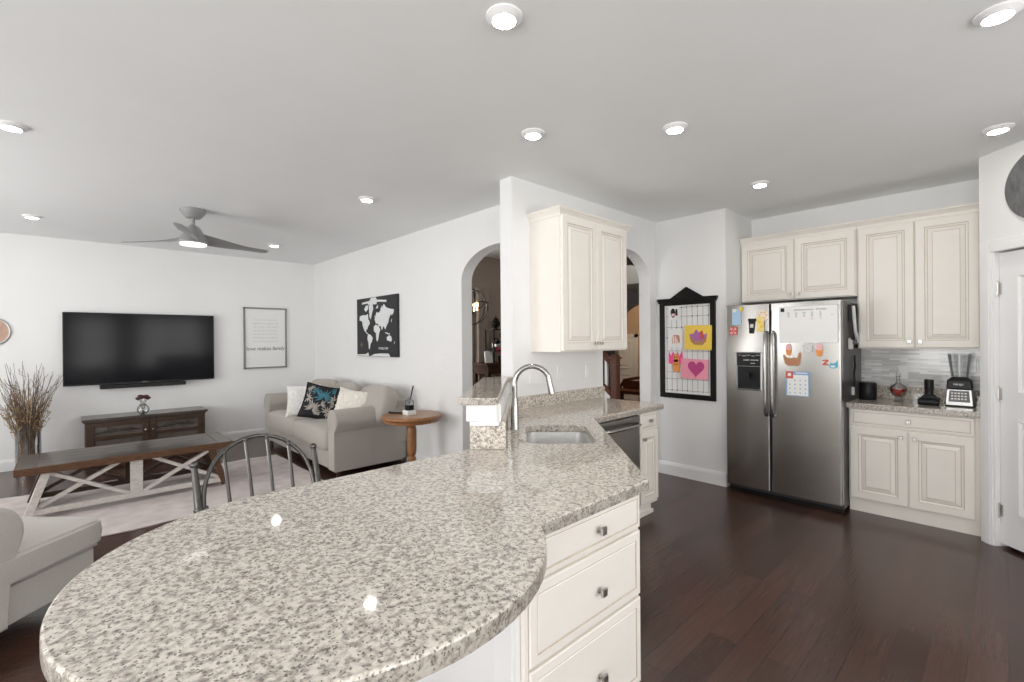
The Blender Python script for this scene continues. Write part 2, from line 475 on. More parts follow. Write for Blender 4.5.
# ================================================================ the setting
H = 2.74
WT = .134                                            # wall thickness
def wall_box(name, *a, m=None): return struct(name, MB().box(*a), m or WALL)
struct('floor', MB().box(-3.4, 9.2, -3.4, 8.1, -.1, 0), PLANKS)
struct('ceiling', MB().box(-3.4, 9.2, -3.4, 8.1, H, H+.1), CEIL)
wall_box('wall_far', -3.4, 3.09, 7.9, 8.05, 0, H)

def arch_wall(name, along, a0, a1, o0, o1, spring, rise, t0, t1, m=WALL, sill=0):
    """a wall with an arched opening; along = 'x' or 'y', t0..t1 its thickness"""
    mb = MB()
    n = 28
    c, hw = (o0+o1)/2, (o1-o0)/2
    arc = [(c - hw*cos(pi*i/n), spring + rise*sin(pi*i/n)) for i in range(n+1)]
    def P3(u, z, t): return (u, t, z) if along == 'x' else (t, u, z)
    def face(pts, t):
        mb.f([mb.v(P3(u, z, t)) for u, z in pts])
    for t in (t0, t1):
        face([(a0, sill), (o0, sill), (o0, spring), (o0, H), (a0, H)], t)
        face([(o1, sill), (a1, sill), (a1, H), (o1, H), (o1, spring)], t)
        for i in range(n):
            (u0, z0), (u1, z1) = arc[i], arc[i+1]
            face([(u0, z0), (u1, z1), (u1, H), (u0, H)], t)
    out = [(o0, sill)] + arc + [(o1, sill)]
    for i in range(len(out)-1):
        (u0, z0), (u1, z1) = out[i], out[i+1]
        f = mb.f([mb.v(P3(u0, z0, t0)), mb.v(P3(u1, z1, t0)), mb.v(P3(u1, z1, t1)), mb.v(P3(u0, z0, t1))])
    for u in (a0, a1):
        mb.f([mb.v(P3(u, sill, t0)), mb.v(P3(u, H, t0)), mb.v(P3(u, H, t1)), mb.v(P3(u, sill, t1))])
    bmesh.ops.remove_doubles(mb.bm, verts=mb.bm.verts, dist=1e-5)
    return struct(name, mb, m)
arch_wall('wall_living', 'y', 2.78, 7.9, 2.784, 3.88, 2.075, .305, 2.95, 3.085)
arch_wall('wall_partition', 'x', 2.505, 4.685, 3.69, 4.56, 2.075, .305, 2.646, 2.78)
struct('wall_niche', MB().prism([(4.685, 1.893), (5.5, 1.893), (5.5, 2.78), (4.685, 2.78)], 0, H), WALL)
wall_box('wall_kitchen', 5.375, 5.5, .0, 1.893, 0, H)
# diagonal pantry wall, in the (e, s) frame: e = 3.263, s falls towards the camera's right
PE, PS = 3.263, 3.447
DOOR0, DOOR1, DOORH = PS-.094, PS-.094-.76, 2.045
mb = MB(DG)
mb.box(PE, PE+.11, DOOR0, PS, 0, H); mb.box(PE, PE+.11, DOOR1, DOOR0, DOORH, H); mb.box(PE, PE+.11, 1.72, DOOR1, 0, H)
struct('wall_pantry', mb, WALL)
wall_box('wall_pantry_side', 4.742, 5.4, .0, .130, 0, H)
wall_box('wall_right', 3.47, 3.6, -3.3, -1.05, 0, H)
wall_box('wall_pantry_back', 3.6, 5.5, -1.35, -1.2, 0, H)
wall_box('wall_pantry_end', 5.4, 5.5, -1.2, .0, 0, H)
def pierced(name, along, a0, a1, t0, t1, holes, z0=.6, z1=2.3):
    mb = MB()
    def b(u0, u1, za, zb): mb.box(*((u0, u1, t0, t1) if along == 'x' else (t0, t1, u0, u1)), za, zb)
    u = a0
    for h0, h1 in holes:
        b(u, h0, 0, H); b(h0, h1, 0, z0); b(h0, h1, z1, H); u = h1
    b(u, a1, 0, H)
    return struct(name, mb, WALL)
pierced('wall_left', 'y', -3.4, 8.0, -3.2, -3.06, LEFTW)
pierced('wall_rear', 'x', -3.2, 3.6, -3.2, -3.06, REARW)
k = 0
for along, holes in (('y', LEFTW), ('x', REARW)):
    for h0, h1 in holes:
        k += 1
        mb = MB()
        def b(u0, u1, za, zb, p=0): mb.box(*((u0, u1, -3.16-p, -3.08+p) if along == 'x' else (-3.16-p, -3.08+p, u0, u1)), za, zb)
        for u in (h0, h1-.06): b(u, u+.06, .6, 2.3)
        b(h0, h1, .6, .66); b(h0, h1, 2.24, 2.3); b(h0, h1, 1.43, 1.48)
        n = max(1, round((h1-h0)/.9))
        for i in range(1, n): b(h0+(h1-h0)*i/n-.03, h0+(h1-h0)*i/n+.03, .66, 2.24)
        for i in range(n*2): b(h0+(h1-h0)*(i+.5)/(n*2)-.008, h0+(h1-h0)*(i+.5)/(n*2)+.008, 1.48, 2.24, -.025)
        struct('window_%d' % k, mb, TRIMW)

def baseboard(name, pts, h=.135, t=.015):
    """pts: line on the wall face; the board stands to the left of its direction"""
    mb = MB()
    for (x0, y0), (x1, y1) in zip(pts, pts[1:]):
        d = Vector((x1-x0, y1-y0)).normalized(); nrm = Vector((-d.y, d.x))
        a, c = Vector((x0, y0)), Vector((x1, y1))
        prof = [(0, 0), (t, 0), (t, h-.03), (t*.5, h), (0, h)]
        mb.loft([[(p.x+nrm.x*q, p.y+nrm.y*q, z) for q, z in prof] for p in (a, c)], None, True, False)
    return struct(name, mb, TRIMW)
baseboard('baseboard_far', [(2.95, 7.9), (-3.06, 7.9)][::-1][::-1])
baseboard('baseboard_living', [(2.95, 3.88), (2.95, 7.9)])
baseboard('baseboard_niche', [(4.685, 1.893), (4.685, 2.646)])
# pantry door, its casing and hinges
mb = MB(DG)
cw = .080
for (s0, s1, z0, z1) in ((DOOR0, DOOR0+cw, 0, DOORH+cw), (DOOR1-cw, DOOR1, 0, DOORH+cw), (DOOR1, DOOR0, DOORH, DOORH+cw)):
    mb.box(PE-.016, PE, s0, s1, z0, z1); mb.box(PE-.021, PE-.016, s0+.012, s1-.03, z0, z1-.03)
mb.box(PE-.004, PE+.10, DOOR0-.012, DOOR0, 0, DOORH); mb.box(PE-.004, PE+.10, DOOR1, DOOR1+.012, 0, DOORH)
struct('trim_1', mb, TRIMW, bevel=.002)
dw = DOOR0-DOOR1-.03
FD = face_frame(DG @ Vector((PE+.03, DOOR0-.015, .025)), DG.to_3x3() @ Vector((0, -1, 0)), DG.to_3x3() @ Vector((-1, 0, 0)))
mb = MB(FD); mb.box(0, dw, 0, DOORH-.035, -.03, .0)
door = struct('door_1', mb, TRIMW)
def door_panel(F, x0, z0, w, h, parent, m=TRIMW):
    mb = MB(F @ TR(x0, z0, 0))
    mb.loft([rect_ring(w, h, 0, .001), rect_ring(w, h, .0, .012), rect_ring(w, h, .02, .012), rect_ring(w, h, .035, .002), rect_ring(w, h, .05, .002), rect_ring(w, h, .075, .009)], m, True, False)
    return obj('door_panel', mb, m, parent)
mb = MB(FD)
door_panel(FD, .11, .22, dw-.22, .66, door); door_panel(FD, .11, 1.04, dw-.22, .82, door)
for z in (.25, 1.06, 1.79):
    mb = MB(FD @ TR(-.006, z-.025, .0))
    mb.tube([(0, -.045, .008), (0, .045, .008)], .0075, 10); mb.box(-.015, .02, -.04, .04, -.001, .002); mb.sphere((0, .048, .008), .007); mb.sphere((0, -.048, .008), .007)
    if z > 1.5: mb.tube([(0, .05, .008), (-.018, .052, .02), (-.03, .046, .02)], .004, 8)
    obj('hinge', mb, NICKEL, door)

# half wall behind the sink with its white post moulding, and the knee wall under the round end
mb = MB(DG)
mb.box(-.28, -.126, 2.36, 3.69, 0, 1.138)
struct('wall_half', mb, WALL)
mb = MB(DG)
mb.box(-.300, -.145, 2.335, 2.6, 1.052, 1.138); mb.box(-.284, -.135, 2.345, 2.6, 1.028, 1.052)
struct('trim_2', mb, TRIMW, bevel=.004)
mb = MB()
mb.box(.940, .962, .995, 1.74, 0, .871); mb.box(.962, 1.42, 1.70, 1.74, 0, .871)
struct('wall_peninsula', mb, WALL)
mb = MB()
mb.box(.928, .940, .995, 1.075, 0, .871); mb.box(.926, .940, 1.075, 1.74, 0, .12)
struct('trim_3', mb, TRIMW, bevel=.002)

# tiled splash on the kitchen wall
struct('trim_4', MB().box(5.362, 5.375, .131, .955, 1.02, 1.372), TILE)

# ---------------------------------------------------------------- rooms beyond the arches
mb = MB(); mb.box(3.09, 3.25, 5.46, 5.58, 0, H); mb.box(4.25, 5.7, 5.46, 5.58, 0, H); mb.box(3.25, 4.25, 5.46, 5.58, 0, .85); mb.box(3.25, 4.25, 5.46, 5.58, 2.15, H)
struct('wall_dining', mb, BROWNWALL)
HALL = mat('hall_grey_paint', (.42, .41, .395), .7, noise=.02, scale=3)
TAN = mat('warm_tan_paint', (.50, .36, .25), .7, noise=.03, scale=3)
struct('wall_dining_side', MB().prism([(5.55, 4.30), (5.7, 4.30), (5.7, 6.60), (5.55, 6.60)], 0, H), BROWNWALL)
arch_wall('wall_foyer', 'y', 2.78, 6.6, 3.3, 4.76, 1.60, .50, 7.0, 7.12, HALL)
wall_box('wall_foyer_end', 8.9, 9.02, 2.64, 6.72, 0, H, m=TAN)
wall_box('wall_hall', 4.69, 9.0, 2.64, 2.775, 0, H, m=HALL)
wall_box('wall_stair', 5.7, 9.0, 6.6, 6.72, 0, H, m=HALL)
# white panelled door at the end of the foyer
FH = face_frame((8.895, 6.35, 0), (0, -1, 0), (-1, 0, 0))
mb = MB(FH); mb.box(0, .82, .01, 1.50, 0, .03); mb.box(-.07, 0, .01, 1.57, 0, .04); mb.box(.82, .89, .01, 1.57, 0, .04); mb.box(-.07, .89, 1.5, 1.57, 0, .04)
d2 = struct('door_2', mb, TRIMW)
FH2 = FH @ TR(0, 0, .03)
for x0 in (.09, .46):
    door_panel(FH2, x0, .15, .27, .55, d2); door_panel(FH2, x0, .82, .27, .60, d2)
# soffit under the upper flight
mb = MB(); mb.prism([(0, 0), (1.1, 0), (1.1, .35), (0, .12)], 0, 1.2)
mb.bm.transform(Matrix(((0, 0, 1, 5.6), (1, 0, 0, 2.9), (0, 1, 0, 2.22), (0, 0, 0, 1))))
struct('trim_5', mb, HALL)

# ================================================================ kitchen peninsula
CZ, CT = .914, .872
def counter_outline():
    pts = [(1.63, .956), (2.64, 1.968), (3.628, 1.985), (3.628, 2.644), (2.508, 2.644)]
    a = DG @ Vector((-.122, 3.62, 0)); b = DG @ Vector((-.122, 2.338, 0)); c = DG @ Vector((-.284, 2.338, 0))
    pts += [(b.x, b.y), (c.x, c.y), (1.40, 1.862)]
    cx, cy, r = .53, 1.27, .577
    t0, t1 = R(90), R(90+236.8)
    n = 56
    for i in range(n+1):
        t = t0+(t1-t0)*i/n
        pts.append((cx+r*cos(t), cy+r*sin(t)))
    return pts
def sink_outline(inset=0, n=6, r=.06):
    e0, e1, s0, s1 = 0+inset, .375-inset, 2.46+inset, 2.985-inset
    out = []
    for (ce, cs, a) in ((e1-r, s0+r, -90), (e1-r, s1-r, 0), (e0+r, s1-r, 90), (e0+r, s0+r, 180)):
        for i in range(n+1):
            t = R(a+90*i/n); out.append((ce+r*cos(t), cs+r*sin(t)))
    return out
def slab(outline, holes, z0, z1, ease=.006):
    mb = MB(); bm = mb.bm; mb.mi(GRANITE); mb.mi(GRANEDGE)
    inner = offset_poly(outline, ease)
    loops = [[mb.v((x, y, z)) for x, y in pl] for pl, z in ((outline, z0), (outline, z1-ease), (offset_poly(outline, ease*.3), z1-ease*.3), (inner, z1))]
    n = len(outline)
    for k, (a, b) in enumerate(zip(loops, loops[1:])):
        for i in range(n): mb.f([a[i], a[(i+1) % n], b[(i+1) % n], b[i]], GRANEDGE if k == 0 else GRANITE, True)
    hl = []
    for h in holes:
        top = [mb.v((x, y, z1)) for x, y in h]; bot = [mb.v((x, y, z0)) for x, y in h]
        m_ = len(h)
        for i in range(m_): mb.f([top[i], bot[i], bot[(i+1) % m_], top[(i+1) % m_]], None, True)
        hl.append((top, bot))
    for outer, k in ((loops[-1], 0), (loops[0], 1)):
        es = []
        for lp in [outer]+[h[k] for h in hl]:
            for i in range(len(lp)):
                e = bm.edges.get((lp[i], lp[(i+1) % len(lp)])) or bm.edges.new((lp[i], lp[(i+1) % len(lp)]))
                es.append(e)
        bmesh.ops.triangle_fill(bm, use_beauty=True, use_dissolve=False, edges=es)
    return mb
ct = thing('peninsula_countertop', 'speckled cream granite countertop with a big round end, cut out for the sink', 'countertop', (1.6, 1.6, CT))
hole = [tuple((DG @ Vector((e, s, 0)))[:2]) for e, s in sink_outline()]
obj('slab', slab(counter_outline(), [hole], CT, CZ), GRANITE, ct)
mb = MB(DG); mb.box(-.282, -.123, 2.336, 2.359, CZ, 1.028)
obj('backsplash', mb, GRANITE, ct, bevel=.002)
mb = MB(DG); mb.box(-.124, -.102, 2.336, 3.60, CZ, 1.05)
obj('backsplash', mb, GRANITE, ct, bevel=.002)
mb = MB(); mb.box(2.53, 3.69, 2.624, 2.645, CZ, 1.014)
obj('backsplash', mb, GRANITE, ct, bevel=.002)
led = thing('bar_ledge', 'raised granite ledge on the white half wall left of the faucet', 'ledge', tuple(DG @ Vector((-.23, 2.9, 1.14))))
a = [(-.335, 2.295), (-.139, 2.295), (-.136, 3.56), (-.10, 3.63), (-.15, 3.68), (-.33, 3.57)]
lp = [tuple((DG @ Vector((e, s, 0)))[:2]) for e, s in a]
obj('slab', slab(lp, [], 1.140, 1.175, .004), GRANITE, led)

# sink
sk = thing('kitchen_sink', 'undermounted stainless sink set in the granite beside the faucet', 'sink', tuple(DG @ Vector((.19, 2.72, .67))))
mb = MB(DG)
o0 = sink_outline(-.012); o1 = sink_outline(.002); o2 = sink_outline(.012); o3 = sink_outline(.05, r=.03)
mb.loft([[(e, s, .871) for e, s in o0], [(e, s, .871) for e, s in o1], [(e, s, .70) for e, s in o2], [(e, s, .685) for e, s in o3]], None, False, True)
mb.bm.verts.ensure_lookup_table(); n = len(o3)
mb.f([mb.bm.verts[i] for i in range(len(mb.bm.verts)-n, len(mb.bm.verts))])
obj('basin', mb, SINKST, sk)
mb = MB(DG); mb.lathe([(.045, 0), (.045, .003), (.03, .004), (.028, .001)], 20, c=(.19, 2.75, .686))
obj('drain', mb, CHROME, sk)

# faucet
fc = thing('kitchen_faucet', 'tall gooseneck steel faucet arching over the corner sink', 'faucet', tuple(DG @ Vector((-.068, 2.87, CZ))))
mb = MB(DG @ TR(-.068, 2.87, CZ))
mb.lathe([(.028, 0), (.028, .006), (.0255, .012), (.0245, .12), (.021, .15), (.0175, .19)], 20)
obj('body', mb, CHROME, fc)
path = [(0, 0, .18), (0, 0, .25)]
r = .108
for i in range(0, 15): path.append((r-r*cos(R(i*11.3)), 0, .277+r*sin(R(i*11.3))))
mb = MB(DG @ TR(-.068, 2.87, CZ)); mb.tube(path, .0165, 14)
obj('spout', mb, CHROME, fc)
x1, _, z1 = path[-1]
mb = MB(DG @ TR(-.068, 2.87, CZ))
mb.tube([(x1-.002, 0, z1+.012), (x1+.006, 0, z1-.035), (x1+.020, 0, z1-.10), (x1+.021, 0, z1-.104)], [.0165, .018, .0205, .016], 14)
obj('spray_head', mb, CHROME, fc)
mb = MB(DG @ TR(-.068, 2.87, CZ)); mb.tube([(.012, 0, .075), (.045, 0, .078)], .011, 12); mb.tube([(.040, 0, .078), (.085, 0, .080)], [.0065, .005], 10)
obj('handle', mb, CHROME, fc)

# cabinets under the peninsula
dc = thing('drawer_cabinet', 'cream three-drawer base cabinet under the front granite edge', 'cabinet', (1.29, 1.1, 0))
mb = MB(); mb.prism([(.965, .992), (1.598, .992), (1.598, 1.36), (1.46, 1.39), (1.06, 1.05), (.965, 1.02)], .105, .871)
obj('body', mb, CREAM, dc)
mb = MB(); mb.prism([(1.0, 1.05), (1.585, 1.05), (1.585, 1.33), (1.42, 1.33)], .0, .105)
obj('toe_kick', mb, CREAM, dc)
FDr = face_frame((.985, .992, 0), (1, 0, 0), (0, -1, 0))
for z0, z1 in ((.735, .868), (.478, .723), (.14, .466)):
    F = FDr @ TR(0, z0, 0)
    d = raised_panel('drawer', F, .608, z1-z0, dc, st=.018 if z1-z0 < .2 else .03, flat=True)
    knob(F, .34, (z1-z0)/2 + (.0 if z1-z0 < .2 else -.01), d)
mb = MB(FDr); mb.box(-.018, -.004, .11, .868, 0, .012)
obj('stile', mb, CREAM, dc)
# sink cabinet on the diagonal
sc_ = thing('sink_cabinet', 'cream base cabinet on the diagonal below the sink', 'cabinet', tuple(DG @ Vector((.3, 2.6, 0))))
p = [DG @ Vector(q) for q in ((.435, 1.875, 0), (.435, 3.21, 0), (-.11, 3.21, 0), (-.11, 2.42, 0))]
mb = MB(DG); ring = [(.432, 1.89), (.432, 3.20), (.395, 3.20), (.395, 1.89)]
mb.prism(ring, .105, .871); mb.box(-.10, .395, 2.40, 2.42, .105, .86)
mb.box(-.10, .395, 3.05, 3.07, .105, .86)
obj('body', mb, CREAM, sc_)
mb = MB(DG); mb.box(.34, .38, 1.92, 3.1, 0, .105); obj('toe_kick', mb, CREAM, sc_)
FS = face_frame(DG @ Vector((.432, 1.892, 0)), DG.to_3x3() @ Vector((0, 1, 0)), DG.to_3x3() @ Vector((1, 0, 0)))
for i in range(2):
    F = FS @ TR(.015+.585*i, .14, 0); d = raised_panel('door', F, .57, .575, sc_)
    knob(F, .53 if i == 0 else .04, .53, d)
F = FS @ TR(.015, .735, 0); raised_panel('front_panel', F, 1.155, .125, sc_, st=.02, flat=True)
# dishwasher
dwt = thing('dishwasher', 'stainless dishwasher with a bowed bar handle under the granite by the arch', 'dishwasher', (3.0, 2.3, 0))
mb = MB(); mb.box(2.70, 3.283, 2.03, 2.62, .02, .868); obj('body', mb, BLACK, dwt)
mb = MB(); mb.box(2.705, 3.280, 2.003, 2.03, .11, .855); obj('door', mb, STEELDARK, dwt, bevel=.004)
mb = MB()
hp = [(2.74+.50*i/12, 1.998-.055*min(1, 3.2*sin(pi*i/12))**.8 if 0 < i < 12 else 1.999, .795) for i in range(13)]
mb.tube(hp, .0125, 10); obj('handle', mb, STEEL, dwt)
mb = MB(); mb.box(2.705, 3.28, 2.05, 2.07, 0, .105); obj('kick_plate', mb, BLACK, dwt)
# narrow end cabinet
ec = thing('end_cabinet', 'narrow cream base cabinet beside the dishwasher with one drawer and one door', 'cabinet', (3.42, 2.3, 0))
mb = MB(); mb.box(3.287, 3.575, 2.022, 2.62, .105, .871); obj('body', mb, CREAM, ec)
mb = MB(); mb.box(3.287, 3.555, 2.07, 2.60, 0, .105); mb.prism([(3.287, 2.055), (3.57, 2.055), (3.57, 2.07), (3.287, 2.07)], 0, .03); obj('toe_kick', mb, CREAM, ec)
FE = face_frame((3.293, 2.022, 0), (1, 0, 0), (0, -1, 0))
F = FE @ TR(.003, .725, 0); d = raised_panel('drawer', F, .268, .14, ec, st=.02, flat=True); knob(F, .134, .07, d)
F = FE @ TR(.003, .135, 0); d = raised_panel('door', F, .268, .575, ec, st=.05); knob(F, .035, .52, d)
# wall cabinet on the partition
def crown(name, pts, parent, z0=2.408, ov=.045, m=CREAM):
    """cornice along an open line of points; it leans outwards to the right of its direction"""
    mb = MB(); prof = [(0, 0), (.010, 0), (.014, .018), (.034, .042), (ov, .05), (ov, .062), (0, .062)]
    sect = []
    for i, p in enumerate(pts):
        P_ = Vector(p); ds = []
        if i > 0: ds.append((P_-Vector(pts[i-1])).normalized())
        if i < len(pts)-1: ds.append((Vector(pts[i+1])-P_).normalized())
        ns = [Vector((d.y, -d.x)) for d in ds]
        k = ns[0] if len(ns) == 1 else (ns[0]+ns[1])/(1+ns[0].dot(ns[1]))
        sect.append([(P_.x+k.x*q, P_.y+k.y*q, z0+z) for q, z in prof])
    mb.loft(sect, None, True, False)
    return obj(name, mb, m, parent)
uc = thing('wall_cabinet', 'cream two-door wall cabinet hung on the partition above the sink counter', 'cabinet', (3.16, 2.48, 1.365))
mb = MB(); mb.box(2.712, 3.612, 2.336, 2.645, 1.365, 2.435); obj('body', mb, CREAM, uc, bevel=.002)
FU = face_frame((2.712, 2.336, 1.365), (1, 0, 0), (0, -1, 0))
for i in range(2):
    F = FU @ TR(.012+.440*i, .010, 0); d = raised_panel('door', F, .436, 1.045, uc); knob(F, .405 if i == 0 else .031, .055, d)
crown('crown_moulding', [(2.712, 2.645), (2.712, 2.336), (3.612, 2.336), (3.612, 2.645)], uc)

# ================================================================ fridge wall
bc = thing('base_cabinet', 'cream base cabinet right of the fridge with a wide drawer over two doors', 'cabinet', (5.07, .54, 0))
mb = MB(); mb.box(4.797, 5.37, .1315, .922, .105, .871); obj('body', mb, CREAM, bc)
mb = MB(); mb.box(4.815, 5.36, .1315, .922, 0, .105); obj('toe_kick', mb, CREAM, bc)
FB = face_frame((4.797, .922, 0), (0, -1, 0), (-1, 0, 0))
F = FB @ TR(.010, .725, 0); d = raised_panel('drawer', F, .752, .138, bc, st=.022, flat=True); knob(F, .38, .069, d)
for i in range(2):
    F = FB @ TR(.010+.380*i, .118, 0); d = raised_panel('door', F, .373, .595, bc); knob(F, .335 if i == 0 else .038, .545, d)
ct2 = thing('wall_countertop', 'speckled granite countertop against the tile right of the fridge', 'countertop', (5.05, .54, CT))
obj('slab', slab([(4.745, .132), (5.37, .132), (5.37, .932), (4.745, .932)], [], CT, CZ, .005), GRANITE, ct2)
mb = MB(); mb.box(5.348, 5.372, .132, .945, CZ, 1.018); obj('backsplash', mb, GRANITE, ct2, bevel=.002)
F5 = face_frame((5.045+.02, 1.887, 0), (0, -1, 0), (-1, 0, 0))
u1 = thing('fridge_top_cabinet', 'short cream wall cabinet above the fridge', 'cabinet', (5.2, 1.4, 1.826))
mb = MB(); mb.box(5.065, 5.37, .908, 1.887, 1.826, 2.432); obj('body', mb, CREAM, u1, bevel=.002)
for i in range(2):
    F = F5 @ TR(.010+.483*i, 1.834, 0); d = raised_panel('door', F, .476, .575, u1); knob(F, .444 if i == 0 else .032, .05, d)
crown('crown_moulding', [(5.065, 1.887), (5.065, .908)], u1, 2.42)
u2 = thing('corner_wall_cabinet', 'tall cream wall cabinet above the tile beside the pantry door', 'cabinet', (5.2, .53, 1.36))
mb = MB(); mb.box(5.065, 5.37, .1315, .904, 1.362, 2.432); obj('body', mb, CREAM, u2, bevel=.002)
for i in range(2):
    F = F5 @ TR(.992+.381*i, 1.372, 0); d = raised_panel('door', F, .374, 1.038, u2); knob(F, .345 if i == 0 else .03, .05, d)
crown('crown_moulding', [(5.065, .906), (5.065, .1315)], u2, 2.42)

# fridge
fr = thing('refrigerator', 'stainless side-by-side refrigerator covered in papers and magnets', 'refrigerator', (4.97, 1.39, 0))
mb = MB(); mb.box(4.655, 5.34, .928, 1.853, .03, 1.765); obj('body', mb, mat('fridge_side_grey', (.055, .053, .052), .4, noise=.08, scale=80), fr, bevel=.004)
for y0, y1 in ((1.469, 1.853), (.928, 1.460)):
    mb = MB()
    n = 16
    fr_ = [(0, .012), (.004, .005), (.012, .0)]
    pr_ = [(y0+a, b) for a, b in fr_] + [(y0+.012+(y1-y0-.024)*i/n, -.006*sin(pi*i/n)) for i in range(1, n)] + [(y1-a, b) for a, b in fr_[::-1]]
    ring = lambda z: [(4.652, y0, z)] + [(4.580+b, y, z) for y, b in pr_] + [(4.652, y1, z)]
    mb.loft([ring(.075), ring(1.772)], None, True, False)
    obj('door', mb, STEEL, fr, bevel=.004)
mb = MB(); mb.box(4.582, 4.65, 1.4601, 1.4689, .08, 1.768); obj('dark_gap_strip', mb, BLACK, fr)  # black strip between the doors, painting in the darkness of the gap
mb = MB(); mb.box(4.66, 4.70, .94, 1.84, .0, .07); obj('kick_grille', mb, BLACK, fr)
for y in (.97, 1.81):
    mb = MB(); mb.lathe([(.022, 0), (.022, .02), (.015, .035), (.015, .07)], 12, c=(4.68, y, 0)); obj('foot', mb, BLACK, fr)
for y, nm in ((1.492, 'l'), (1.436, 'r')):
    mb = MB()
    mb.tube([(4.578, y, .76), (4.555, y, .765), (4.533, y, .79), (4.530, y, .9), (4.530, y, 1.38), (4.533, y, 1.485), (4.555, y, 1.512), (4.578, y, 1.515)], .0135, 12)
    obj('handle', mb, STEEL, fr)
# ice and water dispenser
FF = face_frame((4.573, 1.757, .978), (0, -1, 0), (-1, 0, 0))
dp = MB(FF)
W_, H_ = .228, .355
dp.loft([rect_ring(W_, H_, 0, -.005), rect_ring(W_, H_, 0, .006), rect_ring(W_, H_, .008, .009), rect_ring(W_, H_, .012, .004)], None, True, False)
disp = obj('dispenser', dp, SATIN, fr)
mb = MB(FF); mb.box(.013, W_-.013, .225, H_-.012, .003, .008); obj('control_panel', mb, BLACK, disp)
mb = MB(FF)
mb.box(.015, W_-.015, .016, .222, .003, .0045)
mb.lathe([(.026, 0), (.026, .06), (.034, .07)], 12, c=(.114, .14, .01)); mb.box(.06, .17, .195, .222, .004, .02); mb.box(.02, W_-.02, .016, .03, .004, .016)
obj('recess', mb, BLACK, disp)
for i in range(5):
    text_mesh('lettering', ('ICE', 'WATER', 'LIGHT', 'LOCK', 'FILTER')[i], .011, FF @ TR(.035+.04*i, H_-.03-(.006 if i % 2 else 0), .009), PAPER, disp)
text_mesh('lettering', 'CUBED  CRUSHED', .016, FF @ TR(.135, H_-.075, .009), PAPER, disp)
text_mesh('lettering', 'WATER', .012, FF @ TR(.15, H_-.105, .009), PAPER, disp)

# ---------------------------------------------------------------- papers and magnets on the fridge door
FX = 4.571
GM = 'papers and magnets on the fridge doors'
def fr_frame(y, z, tilt=0, x=FX): return face_frame((x, y, z), (0, -1, 0), (-1, 0, 0)) @ Matrix.Rotation(tilt, 4, 'Z')
def flat_poly(mb, pts, z0, z1, m):
    mb.prism(pts, z0, z1, m)
def ell(cx, cy, rx, ry, n=20, a0=0, a1=2*pi): return [(cx+rx*cos(a0+(a1-a0)*i/n), cy+ry*sin(a0+(a1-a0)*i/n)) for i in range(n if abs(a1-a0-2*pi) < 1e-6 else n+1)]
def rect(cx, cy, w, h): return [(cx-w/2, cy-h/2), (cx+w/2, cy-h/2), (cx+w/2, cy+h/2), (cx-w/2, cy+h/2)]
def flat_thing(name, label, cat, F, shapes, group=GM, th=.0022, parts=None):
    """a thin card or magnet; shapes: list of (polygon, material, layer)"""
    mb = MB(F)
    for poly, m, layer in shapes: mb.prism(poly, 0 if layer == 0 else th+.0006*(layer-1), th+.0006*layer, m)
    o = obj(name, mb, None); tag(o, label, cat, group)
    return o
def marks(name, F, polys, m, parent, z=.0028, th=.0005):
    mb = MB(F)
    for p in polys: mb.prism(p, z-th, z+th)
    return obj(name, mb, m, parent)
LBLUE = cmat('pale_blue_card', (.42, .60, .80)); YEL = cmat('yellow_card', (.85, .60, .09)); RED = cmat('red_print', (.62, .10, .07)); ORG = cmat('orange_print', (.80, .30, .07))
PINK = cmat('pink_paper', (.85, .33, .42)); HEART = cmat('magenta_crayon', (.50, .06, .22)); PURP = cmat('purple_crayon', (.40, .14, .38)); BROWN = cmat('brown_print', (.42, .22, .11))
LPINK = cmat('pale_pink_print', (.82, .48, .50)); HOTP = cmat('hot_pink_paint', (.85, .07, .30)); LYEL = cmat('pale_yellow_print', (.85, .68, .28)); CALB = cmat('calendar_blue', (.23, .38, .62)); TEAL = cmat('aqua_print', (.12, .45, .60)); LGREY = cmat('pale_grey_card', (.60, .60, .57))

F = fr_frame(1.75, 1.663)
o = flat_thing('note_card', 'pale blue note card high on the left fridge door', 'note', F, [(rect(0, 0, .082, .152), LBLUE, 0)])
marks('handwriting', F, [rect(0, .02-.02*i, .05-.01*(i % 2), .003) for i in range(4)], INKL, o)
o = flat_thing('round_magnet', 'white round magnet on the pale blue note card', 'magnet', fr_frame(1.766, 1.722, 0, FX-.003), [(ell(0, 0, .018, .018), PAPER, 0)], th=.006)
o = flat_thing('round_magnet', 'orange round magnet at the top of the left fridge door', 'magnet', fr_frame(1.709, 1.731), [(ell(0, 0, .017, .020), YEL, 0)], th=.006)
F = fr_frame(1.778, 1.530)
o = flat_thing('square_magnet', 'red patterned square magnet below the pale blue note', 'magnet', F, [(rect(0, 0, .066, .076), RED, 0)], th=.004)
marks('pattern', F, [ell(x, y, .011, .012, 10) for x in (-.017, .017) for y in (-.019, .019)]+[ell(0, 0, .006, .006, 8)], LPINK, o, .0046)
F = fr_frame(1.612, 1.574, -.04)
o = flat_thing('cup_magnet', 'black takeaway cup shaped magnet on the left fridge door', 'magnet', F, [([(-.02, -.07), (.018, -.07), (.028, .05), (-.030, .05)], BLACK, 0), (rect(0, .056, .072, .022), BLACK, 0)], th=.006)
marks('label_patch', F, [rect(0, .0, .028, .034)], LGREY, o, .0066)
F = fr_frame(1.518, 1.668)
o = flat_thing('flower_print', 'round cream cut-out dotted orange above the yellow card on the left fridge door', 'picture', F, [(ell(0, 0, .050, .052, 24), cmat('cream_card', (.82, .74, .62)), 0)], th=.0015)
marks('petals', F, [ell(.028*cos(i*1.05), .028*sin(i*1.05), .007, .006, 8) for i in range(6)], ORG, o, .002)
